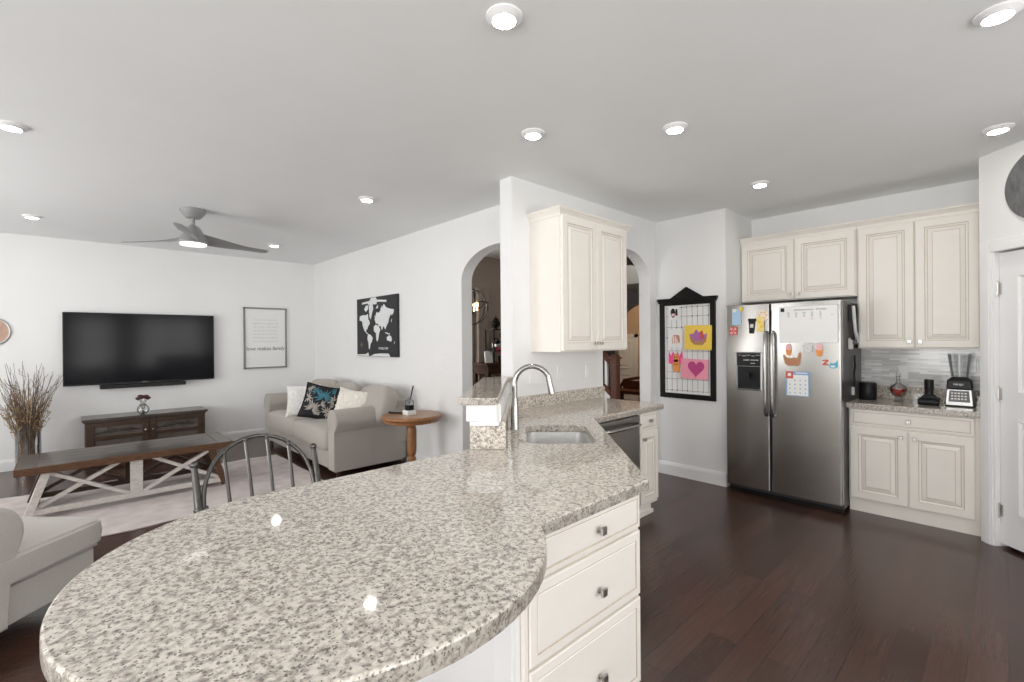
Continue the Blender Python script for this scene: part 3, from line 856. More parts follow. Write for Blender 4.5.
F = fr_frame(1.540, 1.588)
o = flat_thing('photo_card', 'yellow card with orange suns beside the left fridge handle', 'picture', fr_frame(1.540, 1.588, 0, FX-.002), [(rect(0, 0, .064, .138), LYEL, 0)], th=.0015)
marks('suns', fr_frame(1.540, 1.588, 0, FX-.002), [ell(-.008, .02, .016, .016, 12), ell(.010, -.02, .015, .015, 12), ell(-.008, -.05, .010, .010, 10)], YEL, o, .002)
F = fr_frame(1.165, 1.5755)
o = flat_thing('whiteboard', 'white dry-erase weekly planner board on the right fridge door', 'whiteboard', F, [(rect(0, 0, .432, .313), PAPER, 0)], th=.003)
mb = MB(F)
for r_ in (rect(0, .1565, .436, .004), rect(0, -.1565, .436, .004), rect(-.216, 0, .004, .317), rect(.216, 0, .004, .317)): mb.prism(r_, 0, .0045)
obj('frame', mb, SATIN, o)
text_mesh('lettering', 'Announcements - October', .022, F @ TR(.02, .127, .0035), INK, o, .0002)
marks('logo_patch', F, [rect(-.192, .130, .030, .032)], BLACK, o, .0036)
days = [(-.145, 'MO\n25\n25'), (-.085, 'TU\n26\n26'), (-.025, 'WE\n27\n27'), (.033, 'TH\n28\n28'), (.095, 'FR\n29\n29')]
for x, t in days: text_mesh('lettering', t, .015, F @ TR(x, .085, .0035), INK, o, .0002)
text_mesh('lettering', 'Day', .014, F @ TR(.035, .048, .0035), RED, o, .0002); text_mesh('lettering', 'off', .014, F @ TR(.098, .05, .0035), RED, o, .0002); text_mesh('lettering', 'yes', .013, F @ TR(.18, .078, .0035), RED, o, .0002)
def icecream(y, z, lab, w=.05, h=.10):
    F = fr_frame(y, z)
    o = flat_thing('ice_cream_magnet', lab, 'magnet', F, [([(-.014*w/.05, -h/2), (.014*w/.05, -h/2), (.022*w/.05, 0), (-.022*w/.05, 0)], ORG, 0)], th=.004)
    mb = MB(F); mb.prism(ell(0, h*.18, w*.46, h*.22), 0, .005); mb.prism(ell(0, h*.36, w*.30, h*.15), 0, .0055); obj('scoop', mb, LPINK, o)
    return o
icecream(1.311, 1.358, 'ice cream cone magnet just left of the brown basket cut-out')
icecream(1.080, 1.358, 'pink ice cream cone magnet by itself under the planner board', .06, .11)
F = fr_frame(1.281, 1.272, 0, FX-.001)
o = flat_thing('basket_cutout', 'brown paper basket cut-out on the right fridge door', 'picture', F, [([(-.068, .045), (-.074, .03), (-.058, -.04), (-.035, -.055), (.042, -.055), (.058, -.04), (.066, .06), (.050, .062), (.036, .012), (.01, .02), (-.01, .008), (-.03, .018), (-.045, .012)], BROWN, 0)], th=.0015)
marks('printed_dots', F, [ell(-.025, -.02, .012, .005, 8), ell(.025, -.018, .014, .005, 8), ell(.0, -.036, .010, .004, 8)], RED, o, .002)
F = fr_frame(1.165, 1.367)
o = flat_thing('square_magnet', 'pale grey square magnet between the two ice cream magnets', 'magnet', F, [(rect(0, 0, .068, .066), LGREY, 0)], th=.004)
marks('pattern', F, [ell(.018*cos(i), .018*sin(i), .006, .006, 8) for i in range(6)], PAPER, o, .0046)
F = fr_frame(1.037, 1.253)
o = flat_thing('letter_magnet', 'red letter Z magnet on the right fridge door', 'magnet', F, [([(-.02, -.022), (.02, -.022), (.02, -.012), (-.004, -.012), (.02, .012), (.02, .022), (-.02, .022), (-.02, .012), (.004, .012), (-.02, -.012)], RED, 0)], th=.005)
F = fr_frame(.982, 1.240)
o = flat_thing('whale_magnet', 'aqua animal shaped magnet right of the red letter Z', 'magnet', F, [([(-.030, -.025), (-.016, -.034), (.020, -.034), (.030, -.018), (.026, .036), (.018, .014), (0, .006), (-.022, .01)], TEAL, 0)], th=.005)
marks('belly', F, [ell(-.002, -.018, .018, .008, 10)], PAPER, o, .0056)
F = fr_frame(1.243, 1.062)
o = flat_thing('calendar', 'blue edged white calendar sheet low on the right fridge door', 'calendar', F, [(rect(0, 0, .184, .214), CALB, 0), (rect(.0, -.012, .160, .178), PAPER, 1)], th=.0015)
marks('dates', F, [ell(-.06+.04*i, -.078+.036*j, .006, .006, 8) for i in range(4) for j in range(4) if not (i == 0 and j == 3)], CALB, o, .0026)
marks('title_block', F, [rect(-.062, .075, .058, .060)], RED, o, .0028)
marks('title_text', F, [rect(.03, .094, .09, .008), rect(-.062, .078, .026, .026)], PAPER, o, .0034)
# things hung on the right side of the fridge
def side(y=.928): return face_frame((4.66, y, 0), (1, 0, 0), (0, -1, 0))
FSd = side()
t = thing('magnetic_rack', 'black magnetic rack with white handled tools on the fridge side', 'rack', (4.93, .91, 1.6))
mb = MB(FSd); mb.box(.17, .44, 1.40, 1.44, .002, .03); mb.box(.17, .44, 1.60, 1.74, .002, .02)
obj('rail', mb, BLACK, t)
mb = MB(FSd); mb.tube([(.20, 1.73, .03), (.215, 1.62, .034), (.25, 1.52, .034), (.36, 1.42, .03), (.39, 1.42, .03)], .013, 8); obj('white_handle', mb, PAPER, t)
mb = MB(FSd); mb.tube([(.27, 1.74, .03), (.29, 1.62, .032), (.33, 1.50, .03)], .011, 8); obj('dark_handle', mb, BLACK, t)
t = thing('key_holder', 'small grey magnetic holder low on the fridge side', 'holder', (4.82, .92, 1.38))
mb = MB(FSd); mb.box(.14, .20, 1.36, 1.44, .002, .03); mb.box(.15, .19, 1.44, 1.455, .002, .016); obj('case', mb, LGREY, t, bevel=.004)
t = thing('hanging_cord', 'black cord hanging down the fridge side', 'cord', (4.98, .92, 1.2))
mb = MB(FSd); mb.tube([(.34, 1.30, .012), (.33, 1.26, .014), (.35, 1.21, .014), (.31, 1.15, .013), (.32, 1.08, .014), (.28, 1.02, .013)], .008, 8); obj('cord', mb, BLACK, t)
mb = MB(FSd); mb.box(.26, .30, .96, 1.03, .002, .02); obj('plug', mb, LGREY, t, bevel=.003)

# ---------------------------------------------------------------- framed wire board on the niche wall
BX = 4.684
bd = thing('message_board', 'black framed wire message board with a peaked top beside the fridge', 'message board', (BX, 2.29, .84))
FBd = face_frame((BX, 2.592, .832), (0, -1, 0), (-1, 0, 0))
BW, BH, bw = .602, 1.035, .052
mb = MB(FBd)
for x0, x1, y0, y1 in ((0, bw, 0, BH), (BW-bw, BW, 0, BH), (bw, BW-bw, 0, bw), (bw, BW-bw, BH-bw, BH)):
    mb.box(x0, x1, y0, y1, .0, .026)
mb.box(-.022, BW+.022, BH-.008, BH+.022, 0, .040)
mb.box(-.012, BW+.012, BH-.028, BH-.008, 0, .034)
mb.prism([(.12, BH+.022), (BW-.12, BH+.022), (BW/2, BH+.135)], 0, .026)
obj('frame', mb, BLACKP, bd, bevel=.003)
mb = MB(FBd); mb.box(bw-.004, BW-bw+.004, bw-.004, BH-bw+.004, .001, .006); obj('backing', mb, PAPER, bd)
mb = MB(FBd)
for i in range(9):
    x = .078+.0565*i; mb.tube([(x, .07, .011), (x, BH-.065, .011)], .0013, 5)
for y in (.085, .205, .275, .50, .64, .75, .865, .96):
    mb.tube([(.072, y, .014), (BW-.072, y, .014)], .0015, 5)
random.seed(3)
for i in range(26):
    x = .078+.0565*random.randint(0, 8); y = random.choice((.085, .205, .275, .50, .64, .75, .865, .96)); mb.sphere((x, y, .014), .0065, None, 6)
obj('wire_grid', mb, mat('grey_wire', (.13, .13, .13), .5, .3, noise=.1), bd)
GB = 'papers clipped to the wire board'
def bd_frame(y, z, tilt=0, off=.018): return face_frame((BX-off, y, z), (0, -1, 0), (-1, 0, 0)) @ Matrix.Rotation(tilt, 4, 'Z')
F = bd_frame(2.425, 1.735, .03)
o = flat_thing('photo_print', 'small photo with black and pink blots at the top of the wire board', 'photo', F, [(rect(0, 0, .125, .150), PAPER, 0)], GB)
marks('dark_shape', F, [ell(-.012, .0, .028, .050, 14), rect(.028, .005, .022, .07)], BLACK, o)
marks('pink_shape', F, [rect(-.012, -.02, .036, .030)], LPINK, o, .0034)
F = bd_frame(2.412, 1.465)
o = flat_thing('drawing', 'white drawing of an orange looped shape on the wire board', 'drawing', F, [(rect(0, 0, .160, .190), PAPER, 0)], GB)
mb = MB(F)
for k_ in range(4): mb.tube([(-.032+.020*k_, -.055, .004), (-.036+.022*k_, -.01, .004), (-.02+.014*k_, .035, .004), (.012+.010*k_, .03, .004), (.03+.006*k_, -.02-.01*k_, .004)], .0032, 5)
obj('crayon_lines', mb, cmat('orange_crayon', (.62, .22, .12)), o)
F = bd_frame(2.408, 1.222)
o = flat_thing('paper_cutout', 'hot pink and orange paper cut-out of a winged shape on the wire board', 'drawing', F, [([(-.085, -.02), (-.08, .11), (-.055, .055), (-.03, .105), (-.005, .05), (.02, .10), (.035, .05), (.07, .115), (.08, .0), (.03, -.04), (-.03, -.04)], HOTP, 0)], GB)
mb = MB(F); mb.prism(ell(.0, .035, .035, .045), 0, .004); mb.prism([(-.028, -.12), (.0, -.10), (.032, -.115), (.045, -.03), (.02, .02), (-.02, .02), (-.04, -.03)], 0, .004); obj('body_shape', mb, ORG, o)
marks('eye_marks', F, [ell(-.014, .045, .007, .009, 8), ell(.015, .045, .007, .009, 8), rect(0, .01, .05, .006), rect(0, -.03, .06, .006)], BLACK, o, .0046)
F = bd_frame(2.160, 1.472, -.02, .036)
o = flat_thing('drawing', 'yellow sheet with a purple coloured basket shape on the wire board', 'drawing', F, [(rect(0, 0, .285, .250), YEL, 0)], GB)
marks('purple_shape', F, [[(-.09, .03), (-.07, -.04), (-.03, -.07), (.05, -.07), (.085, -.03), (.095, .045), (.06, .03), (.045, .075), (.01, .05), (-.02, .085), (-.045, .04)]], PURP, o)
marks('brown_shape', F, [[(-.09, .02), (-.07, -.045), (-.03, -.075), (.05, -.075), (.085, -.035), (.09, .0), (.04, -.035), (-.03, -.03)]], BROWN, o, .0034)
marks('red_shape', F, [[(.02, .05), (.045, .075), (.06, .03), (.07, -.02), (.03, -.01)]], RED, o, .0038)
F = bd_frame(2.205, 1.148, -.03, .026)
o = flat_thing('drawing', 'pink sheet with a crayoned magenta heart on the wire board', 'drawing', F, [(rect(0, 0, .290, .205), PINK, 0)], GB)
ht = []
for i in range(28):
    t = 2*pi*i/28; ht.append((.018+.0052*16*sin(t)**3*1.05, .010+.0058*(13*cos(t)-5*cos(2*t)-2*cos(3*t)-cos(4*t))))
marks('heart', F, [ht[::-1]], HEART, o)

# ---------------------------------------------------------------- on the counter by the fridge
t = thing('smart_speaker', 'black fabric cylinder speaker at the left end of the tiled counter', 'speaker', (5.10, .84, CZ), 0)
mb = MB(TR(5.10, .84, CZ)); mb.lathe([(.060, 0), (.064, .006), (.064, .140), (.058, .150), (.02, .151)], 28); obj('body', mb, BLACK, t)
mb = MB(TR(5.10, .84, CZ)); mb.lathe([(.050, .150), (.048, .1535), (.02, .1535)], 24); obj('top_plate', mb, mat('dark_grey_plastic', (.04, .04, .042), .3, noise=.05), t)
DX, DY = 5.12, .635
t = thing('decanter', 'stemmed glass decanter with a stopper on the tiled counter', 'decanter', (DX, DY, CZ))
mb = MB(TR(DX, DY, CZ))
mb.lathe([(.030, 0), (.032, .004), (.014, .02), (.020, .030), (.045, .055), (.062, .105), (.056, .125), (.025, .150), (.013, .165), (.012, .205), (.020, .215),
          (.017, .214), (.010, .204), (.011, .166), (.022, .148), (.053, .122), (.058, .104), (.041, .057), (.01, .036)], 28)
obj('bottle', mb, GLASS, t)
mb = MB(TR(DX, DY, CZ)); mb.lathe([(.009, .200), (.009, .218), (.016, .224), (.016, .232), (.009, .245), (.004, .285), (.002, .287)], 16); obj('stopper', mb, GLASS, t)
mb = MB(TR(DX, DY, CZ)); mb.lathe([(.009, .0365), (.040, .058), (.0565, .104), (.0565, .109), (.002, .109)], 28)
lq = obj('liquor', mb, mat('red_liquor', (.36, .022, .012), .1, noise=.1, scale=30), t); tag(lq, 'dark red liquor')
t = thing('vacuum_head', 'black upright vacuum tool head standing on the tiled counter', 'vacuum tool', (5.02, .43, CZ))
mb = MB(TR(5.02, .43, CZ)); mb.box(-.05, .05, -.062, .062, .012, .055); mb.tube([(-.05, -.064, .026), (-.05, .064, .026)], .026, 12); obj('floor_head', mb, BLACK, t, bevel=.006)
mb = MB(TR(5.02, .43, CZ)); mb.loft([rect_ring(0, 0, 0, 0)]*0+[[(-.04, -.052, .055), (.04, -.052, .055), (.04, .052, .055), (-.04, .052, .055)], [(-.028, -.03, .085), (.028, -.03, .085), (.028, .03, .085), (-.028, .03, .085)]], None, True, False); obj('neck', mb, BLACK, t, bevel=.006)
mb = MB(TR(5.02, .43, CZ)); mb.lathe([(.027, .08), (.028, .12), (.030, .125), (.030, .20), (.026, .203), (.024, .19)], 20); obj('connector', mb, mat('gloss_black', (.015, .015, .016), .12, noise=.05), t)
# blender
BLX, BLY = 5.10, .255
t = thing('blender', 'blender base with black and silver panel under a clear jar near the pantry door', 'blender', (BLX, BLY, CZ))
mb = MB(TR(BLX, BLY, CZ))
def rr(hx, hy, z, x0=0): return [(x0-hx, -hy, z), (x0+hx, -hy, z), (x0+hx, hy, z), (x0-hx, hy, z)]
mb.loft([rr(.085, .082, .006), rr(.085, .080, .03), rr(.075, .073, .13), rr(.07, .07, .135)], None, True, False); obj('base', mb, SATIN, t, bevel=.008)
mb = MB(TR(BLX, BLY, CZ)); mb.loft([rr(.076, .076, .135), rr(.070, .070, .205), rr(.06, .055, .213), rr(.055, .05, .225)], None, True, False); obj('collar', mb, BLACK, t, bevel=.008)
FBl = face_frame((BLX-.0885, BLY, CZ), (0, -1, 0), (-1, 0, 0)) @ RX(R(-6))
mb = MB(FBl); mb.loft([[(-.062, .036, -.006), (.062, .036, -.006), (.056, .125, -.006), (-.056, .125, -.006)], [(-.062, .036, .004), (.062, .036, .004), (.056, .125, .002), (-.056, .125, .002)]], None, True, False)
cp = obj('control_panel', mb, mat('panel_grey', (.12, .12, .12), .35, noise=.04), t)
mb = MB(FBl)
for j in range(3):
    for i in range(5): mb.box(-.046+.019*i, -.033+.019*i, .055+.022*j, .066+.022*j, .002, .006)
obj('buttons', mb, PAPER, cp)
text_mesh('lettering', 'NINJA', .021, face_frame((BLX-.0765, BLY+.004, CZ+.172), (0, -1, 0), (-1, 0, 0)) @ RX(R(-5)) , PAPER, t, .001)
for y in (-.07, .07):
    mb = MB(TR(BLX, BLY, CZ)); mb.lathe([(.014, 0), (.014, .008)], 12, c=(-.06, y, 0)); obj('foot', mb, BLACK, t)
mb = MB(TR(BLX, BLY, CZ)); mb.lathe([(.050, .225), (.070, .40), (.072, .41), (.068, .41), (.047, .232)], 24); obj('jar', mb, GLASS, t)
mb = MB(TR(BLX, BLY, CZ)); mb.lathe([(.010, .228), (.010, .40), (.004, .405)], 10); obj('blade_shaft', mb, PAPER, t)
mb = MB(TR(BLX, BLY, CZ)); mb.tube([(.02, -.068, .385), (.02, -.10, .37), (.02, -.10, .27), (.02, -.058, .25)], .008, 8); obj('jar_handle', mb, GLASS, t)

# switch plates
def plate(label, F, w, h, n, kind='switch', grp='switch and outlet plates'):
    t = thing('wall_plate', label, 'wall plate', F.to_translation(), 0, None)
    mb = MB(F); mb.loft([rect_ring(w, h, 0, 0), rect_ring(w, h, 0, .003), rect_ring(w, h, .004, .006)], None, True, False); obj('plate', mb, TRIMW, t)
    for i in range(n):
        cx = w*(i+.5)/n
        mb = MB(F)
        if kind == 'switch': mb.box(cx-.016, cx+.016, h/2-.032, h/2+.032, .005, .009)
        else:
            mb.lathe([(.016, .005), (.016, .008)], 12, c=(cx, h/2+.02, 0)); mb.lathe([(.016, .005), (.016, .008)], 12, c=(cx, h/2-.02, 0))
        obj('rocker' if kind == 'switch' else 'socket', mb, TRIMW, t, bevel=.001)
    return t
plate('white switch plate on the living room wall left of the arch', face_frame((2.95, 4.385, 1.150), (0, -1, 0), (-1, 0, 0)), .215, .12, 3)
Fp = lambda x, z: face_frame((x, 2.646, z), (1, 0, 0), (0, -1, 0))
plate('white wide wall plate on the partition behind the faucet arch', Fp(2.675, 1.105), .15, .12, 2)
plate('white outlet plate on the partition under the wall cabinet, right of the faucet', Fp(3.03, 1.112), .085, .12, 1, 'outlet')
plate('white switch plate on the partition nearest the arch to the stairs', Fp(3.42, 1.110), .08, .12, 1)
plate('white outlet plate in the tile behind the decanter', face_frame((5.361, .67, 1.09), (0, -1, 0), (-1, 0, 0)), .075, .118, 1, 'outlet')
# dark round plaque above the pantry door
cen = DG @ Vector((PE, (4.443-.167)*S2, 2.435))
Fq = face_frame(cen, DG.to_3x3() @ Vector((0, -1, 0)), DG.to_3x3() @ Vector((-1, 0, 0)))
t = thing('wall_plaque', 'dark grey round plaque on the wall above the pantry door', 'plaque', cen)
mb = MB(Fq); mb.lathe([(.233, 0), (.235, .01), (.228, .018), (.01, .016)], 48); obj('disc', mb, mat('charcoal_board', (.13, .13, .13), .7, noise=.25, scale=14, bump=.5, stretch=(1, 4, 1)), t)

# ================================================================ living room
rug = MB(); n = 40
def wob(i, k): return .012*sin(i*1.3+k)+.008*sin(i*.47+2*k)
edge = [(-1.6+3.52*i/n, 4.68+wob(i, 1)) for i in range(n)]+[(1.92+wob(i, 2)*.6, 4.68+1.80*i/12) for i in range(12)]+[(1.92-3.52*i/n, 6.48+wob(i, 3)) for i in range(n)]+[(-1.6+wob(i, 4)*.6, 6.48-1.80*i/12) for i in range(12)]
rug.prism(edge, .0005, .012)
o = obj('area_rug', rug, mat('blush_rug', (.52, .455, .435), .95, noise=.16, scale=7, bump=.3, sheen=.2), bevel=.004); tag(o, 'pale blush faded area rug under the trestle coffee table', 'rug')

# television, sound bar, media console
t = thing('tv', 'big flat black television mounted on the far wall', 'television', (.71, 7.87, .94))
mb = MB(); mb.box(-.073, 1.497, 7.825, 7.862, .940, 1.846); obj('cabinet', mb, BLACK, t, bevel=.003)
mb = MB(); mb.box(-.062, 1.486, 7.8225, 7.826, .962, 1.836); obj('screen', mb, mat('tv_screen', (.005, .005, .007), .12, noise=.02, spec=.18), t)
mb = MB(); mb.box(.35, 1.10, 7.86, 7.9, 1.15, 1.65); obj('wall_mount', mb, IRON, t)
text_mesh('lettering', 'SONY', .022, face_frame((.71, 7.8215, .951), (1, 0, 0), (0, -1, 0)), SATIN, t)
t = thing('sound_bar', 'long black sound bar fixed under the television', 'sound bar', (.71, 7.84, .885))
mb = MB(); mb.box(.262, 1.155, 7.79, 7.899, .884, .934); obj('body', mb, BLACK, t, bevel=.008)
mb = MB(); mb.box(.275, 1.142, 7.786, 7.792, .890, .928); obj('grille', mb, mat('black_mesh', (.02, .02, .02), .8, noise=.3, scale=200), t)
t = thing('media_console', 'dark wood media console with two scroll-patterned glass doors below the television', 'media console', (.72, 7.65, 0))
cx0, cx1, cy0, cy1 = .115, 1.315, 7.46, 7.87
mb = MB(); mb.box(cx0-.03, cx1+.03, cy0-.03, cy1+.01, .532, .560); mb.box(cx0-.015, cx1+.015, cy0-.015, cy1, .515, .532); obj('top', mb, TABLETOP, t, bevel=.004)
mb = MB()
mb.box(cx0, cx0+.03, cy0, cy1, .06, .515); mb.box(cx1-.03, cx1, cy0, cy1, .06, .515); mb.box(cx0, cx1, cy1-.015, cy1, .06, .515); mb.box(cx0, cx1, cy0+.02, cy1, .06, .09)
mb.box(cx0, cx1, cy0+.005, cy0+.025, .485, .515); mb.box(cx0, cx1, cy0+.03, cy1-.02, .28, .295); mb.box(cx0+.585, cx0+.615, cy0+.01, cy1, .06, .515)
obj('case', mb, DARKWOOD, t, bevel=.002)
for x in (cx0, cx1-.05):
    for y in (cy0, cy1-.05):
        mb = MB(); mb.box(x, x+.05, y, y+.05, 0, .06); obj('foot', mb, DARKWOOD, t)
for i in range(2):
    x0 = cx0+.012+.590*i; x1 = x0+.585
    mb = MB(); y0, y1 = cy0-.018, cy0+.004
    mb.box(x0, x0+.07, y0, y1, .075, .505); mb.box(x1-.07, x1, y0, y1, .075, .505); mb.box(x0+.07, x1-.07, y0, y1, .075, .15); mb.box(x0+.07, x1-.07, y0, y1, .455, .505); mb.box(x0+.07, x1-.07, y0, y1, .30, .345)
    d = obj('door', mb, DARKWOOD, t, bevel=.003)
    mb = MB(); mb.box(x0+.06, x1-.06, cy0-.006, cy0-.001, .15, .46); obj('glass_pane', mb, mat('smoked_glass', (.10, .085, .075), .06, noise=.2, scale=6), d)
    mb = MB(); xm = (x0+x1)/2
    for s in (-1, 1):
        for c_ in range(3):
            pts = [(xm+s*(.03+.05*c_)+.032*(1-j/16)*cos(j*.55+c_)*s, cy0-.009, .40+.030*(1-j/16)*sin(j*.55+c_)) for j in range(15)]
            mb.tube(pts, .0045, 5)
    mb.tube([(x0+.075, cy0-.009, .385), (xm, cy0-.009, .41), (x1-.075, cy0-.009, .39)], .0045, 5)
    obj('scrollwork', mb, IRON, d)
    mb = MB(TR(x1-.035 if i == 0 else x0+.035, y0, .375)); mb.sphere((0, -.016, 0), .013); mb.tube([(0, 0, 0), (0, -.016, 0)], .005, 8); obj('knob', mb, NICKEL, d)
t = thing('glass_jar', 'small round clear glass jar on the media console', 'jar', (.665, 7.56, .56))
mb = MB(TR(.665, 7.56, .56)); mb.lathe([(.035, 0), (.060, .02), (.068, .055), (.055, .095), (.034, .115), (.038, .13), (.034, .13), (.030, .115), (.050, .093), (.062, .055), (.054, .022), (.01, .006)], 24); obj('bowl', mb, GLASS, t)
t = thing('dried_roses', 'dark dried roses standing in the small glass jar', 'flowers', (.665, 7.56, .57))
random.seed(5)
mb = MB(TR(.665, 7.56, .57))
for i in range(6): a = i*1.05; mb.tube([(.012*cos(a), .012*sin(a), .0), (.02*cos(a+2), .02*sin(a+2), .09), (.045*cos(a), .03*sin(a), .17)], .003, 5)
obj('stems', mb, cmat('dry_stem', (.16, .12, .07)), t)
for i in range(6):
    a = i*1.05; mb = MB(TR(.665+.047*cos(a), 7.56+.03*sin(a), .57+.185+.012*(i % 3)))
    for k_ in range(3): mb.lathe([(.004, -.02), (.029-.007*k_, -.006+.004*k_), (.032-.008*k_, .016+.003*k_), (.022-.007*k_, .016+.003*k_)], 9)
    obj('bloom', mb, cmat('dried_rose', (.09, .035, .04), .9), t)

# glass cylinder of dried branches
VX, VY = -.355, 7.55
t = thing('floor_vase', 'tall clear glass cylinder vase on the floor left of the media console', 'vase', (VX, VY, 0))
mb = MB(TR(VX, VY, 0)); mb.lathe([(.105, 0), (.105, .55), (.100, .55), (.100, .02), (.01, .015)], 28); obj('cylinder', mb, GLASS, t)
mb = MB(TR(VX, VY, 0)); random.seed(11)
tw = [mat('grey_twig', (.13, .095, .075), .9, noise=.3, scale=30), mat('tan_twig', (.36, .24, .12), .9, noise=.3, scale=30), mat('brown_twig', (.20, .125, .07), .9, noise=.3, scale=30)]
for i in range(120):
    a = random.uniform(0, 2*pi); r0 = random.uniform(.0, .085); p = Vector((r0*cos(a), r0*sin(a), .025)); long_ = i < 45
    m_ = tw[0] if long_ else random.choice(tw)
    hh = random.uniform(.90, 1.24) if long_ else random.uniform(.62, .96)
    sp = random.uniform(.02, .30) if long_ else random.uniform(.02, .17)
    pts = []; rad = []
    ns = 9
    for k_ in range(ns+1):
        f_ = k_/ns; q = max(0, f_-.35)/.65
        pts.append((p.x*(1-.3*f_)+cos(a)*sp*q**1.2*(1 if f_ > .35 else 0)+random.uniform(-.012, .012)*q, p.y*(1-.3*f_)+sin(a)*sp*.75*q**1.2+random.uniform(-.012, .012)*q, .025+hh*f_)); rad.append(.0042*(1-.6*f_))
    mb.tube(pts, rad, 4, m_)
    for b_ in range(3 if long_ else 4):
        k_ = random.randint(5, ns-1); b0 = Vector(pts[k_]); aa = a+random.uniform(-1.3, 1.3); L_ = random.uniform(.06, .16)
        b1 = b0+Vector((cos(aa)*L_*.5, sin(aa)*L_*.4, L_*.8)); b2 = b0+Vector((cos(aa)*L_*.35, sin(aa)*L_*.3, L_*.4))+Vector((random.uniform(-.01, .01),)*3)
        mb.tube([b0, b2, b1], [.0026, .002, .0012], 4, m_)
        if not long_: mb.sphere(b1, .008, tw[1], 6)
o = obj('dried_branches', mb); tag(o, 'bundle of dried twigs and branches in the tall floor vase', 'branches', kind='stuff')
# round wood plate at the edge of the far wall
t = thing('wall_plate_decor', 'round tan wood plate with a grey rim on the far wall above the branches', 'wall decor', (-.655, 7.89, 1.605))
mb = MB(face_frame((-.665, 7.899, 1.605), (1, 0, 0), (0, -1, 0))); mb.lathe([(.165, 0), (.168, .012), (.160, .02), (.148, .018)], 40); obj('rim', mb, SATIN, t)
mb = MB(face_frame((-.665, 7.899, 1.605), (1, 0, 0), (0, -1, 0))); mb.lathe([(.148, .0185), (.05, .0175), (.01, .0175)], 40); obj('face', mb, mat('pink_tan_wood', (.48, .31, .24), .6, noise=.2, scale=8), t)
# framed lettering print
t = thing('framed_print', 'thin grey framed white print with handwritten lettering right of the television', 'picture', (2.2, 7.89, 1.06))
fx0, fx1, fz0, fz1 = 1.892, 2.503, 1.057, 1.992
mb = MB()
for a in ((fx0, fx0+.022, fz0, fz1), (fx1-.022, fx1, fz0, fz1), (fx0, fx1, fz0, fz0+.022), (fx0, fx1, fz1-.022, fz1)): mb.box(a[0], a[1], 7.872, 7.899, a[2], a[3])
obj('frame', mb, mat('grey_frame', (.22, .22, .22), .5, noise=.05), t)
mb = MB(); mb.box(fx0+.01, fx1-.01, 7.886, 7.898, fz0+.01, fz1-.01); pr = obj('print', mb, PAPER, t)
Fpr = face_frame((2.197, 7.8855, 1.36), (1, 0, 0), (0, -1, 0))
text_mesh('lettering', 'love makes family', .077, Fpr, INK, pr, .0006, shear=.15)
vl = ['we may not have it all', 'together but together we', 'have it all, in this home', 'we do second chances', 'we do loud, we do love', 'we do hugs and laughter', 'we do family, we do real']
for i, l in enumerate(vl): text_mesh('verse', l, .036, Fpr @ TR(0, .115+.055*(6-i), 0), INKL, pr, .0004)
# world map poster
PX = 2.947
t = thing('map_poster', 'black canvas print of a white world map on the wall above the taupe sofa', 'picture', (PX, 5.72, 1.26))
pw, ph = 1.106, .785
FM = face_frame((PX-.03, 6.245, 1.26), (0, -1, 0), (-1, 0, 0))
mb = MB(FM); mb.box(0, pw, 0, ph, -.03, 0); pc = obj('canvas', mb, mat('charcoal_canvas', (.030, .030, .032), .7, noise=.1, scale=80), t)
cont = {
 'arctic': [(.14, .925), (.14, .895), (.30, .90), (.31, .875), (.52, .87), (.53, .91), (.76, .885), (.76, .92), (.53, .945), (.50, .99), (.38, .985), (.34, .94)],
 'canada_isles': [(.24, .86), (.30, .87), (.30, .80), (.25, .76), (.20, .80)],
 'greenland': [(.32, .86), (.42, .89), (.44, .80), (.40, .71), (.37, .62), (.34, .67), (.33, .78)],
 'north_america': [(.08, .69), (.17, .71), (.24, .70), (.30, .72), (.31, .62), (.33, .61), (.35, .55), (.31, .52), (.28, .46), (.25, .45), (.25, .41), (.30, .385), (.31, .37), (.26, .385), (.20, .44), (.16, .52), (.14, .60), (.07, .62)],
 'south_america': [(.30, .375), (.36, .365), (.42, .31), (.40, .25), (.36, .20), (.34, .12), (.32, .12), (.31, .22), (.28, .30)],
 'europe_asia': [(.47, .62), (.49, .66), (.52, .74), (.56, .72), (.60, .74), (.66, .81), (.70, .86), (.75, .80), (.84, .77), (.93, .755), (.92, .70), (.88, .66), (.86, .69), (.82, .62), (.80, .55), (.76, .50), (.73, .44), (.71, .47), (.68, .50), (.65, .43), (.62, .50), (.57, .50), (.55, .54), (.50, .55)],
 'africa': [(.45, .50), (.50, .53), (.57, .50), (.61, .44), (.58, .38), (.56, .29), (.53, .24), (.51, .28), (.50, .39), (.45, .42)],
 'australia': [(.76, .31), (.81, .345), (.86, .33), (.88, .28), (.86, .24), (.83, .25), (.77, .265)],
 'britain': [(.465, .66), (.48, .69), (.485, .65)], 'japan': [(.86, .58), (.885, .61), (.87, .55)], 'indies': [(.72, .40), (.78, .385), (.84, .37), (.83, .355), (.74, .375)],
 'new_zealand': [(.93, .23), (.95, .25), (.93, .20)], 'spitsbergen': [(.50, .80), (.55, .86), (.56, .80)], 'novaya': [(.61, .77), (.65, .84), (.64, .78)],
 'antarctic_left': [(.0, .0), (.0, .02), (.24, .03), (.30, .06), (.32, .0)], 'antarctic': [(.36, .0), (.46, .035), (.62, .05), (.80, .05), (.84, .0)]}
mb = MB(FM)
for p in cont.values():
    a2 = sum(p[i-1][0]*p[i][1]-p[i][0]*p[i-1][1] for i in range(len(p)))
    q = [(x*pw, y*ph+.004) for x, y in (p if a2 > 0 else p[::-1])]
    mb.prism(q, -.001, .0015)
obj('continents', mb, cmat('map_white', (.72, .74, .74)), pc)
mb = MB(FM)
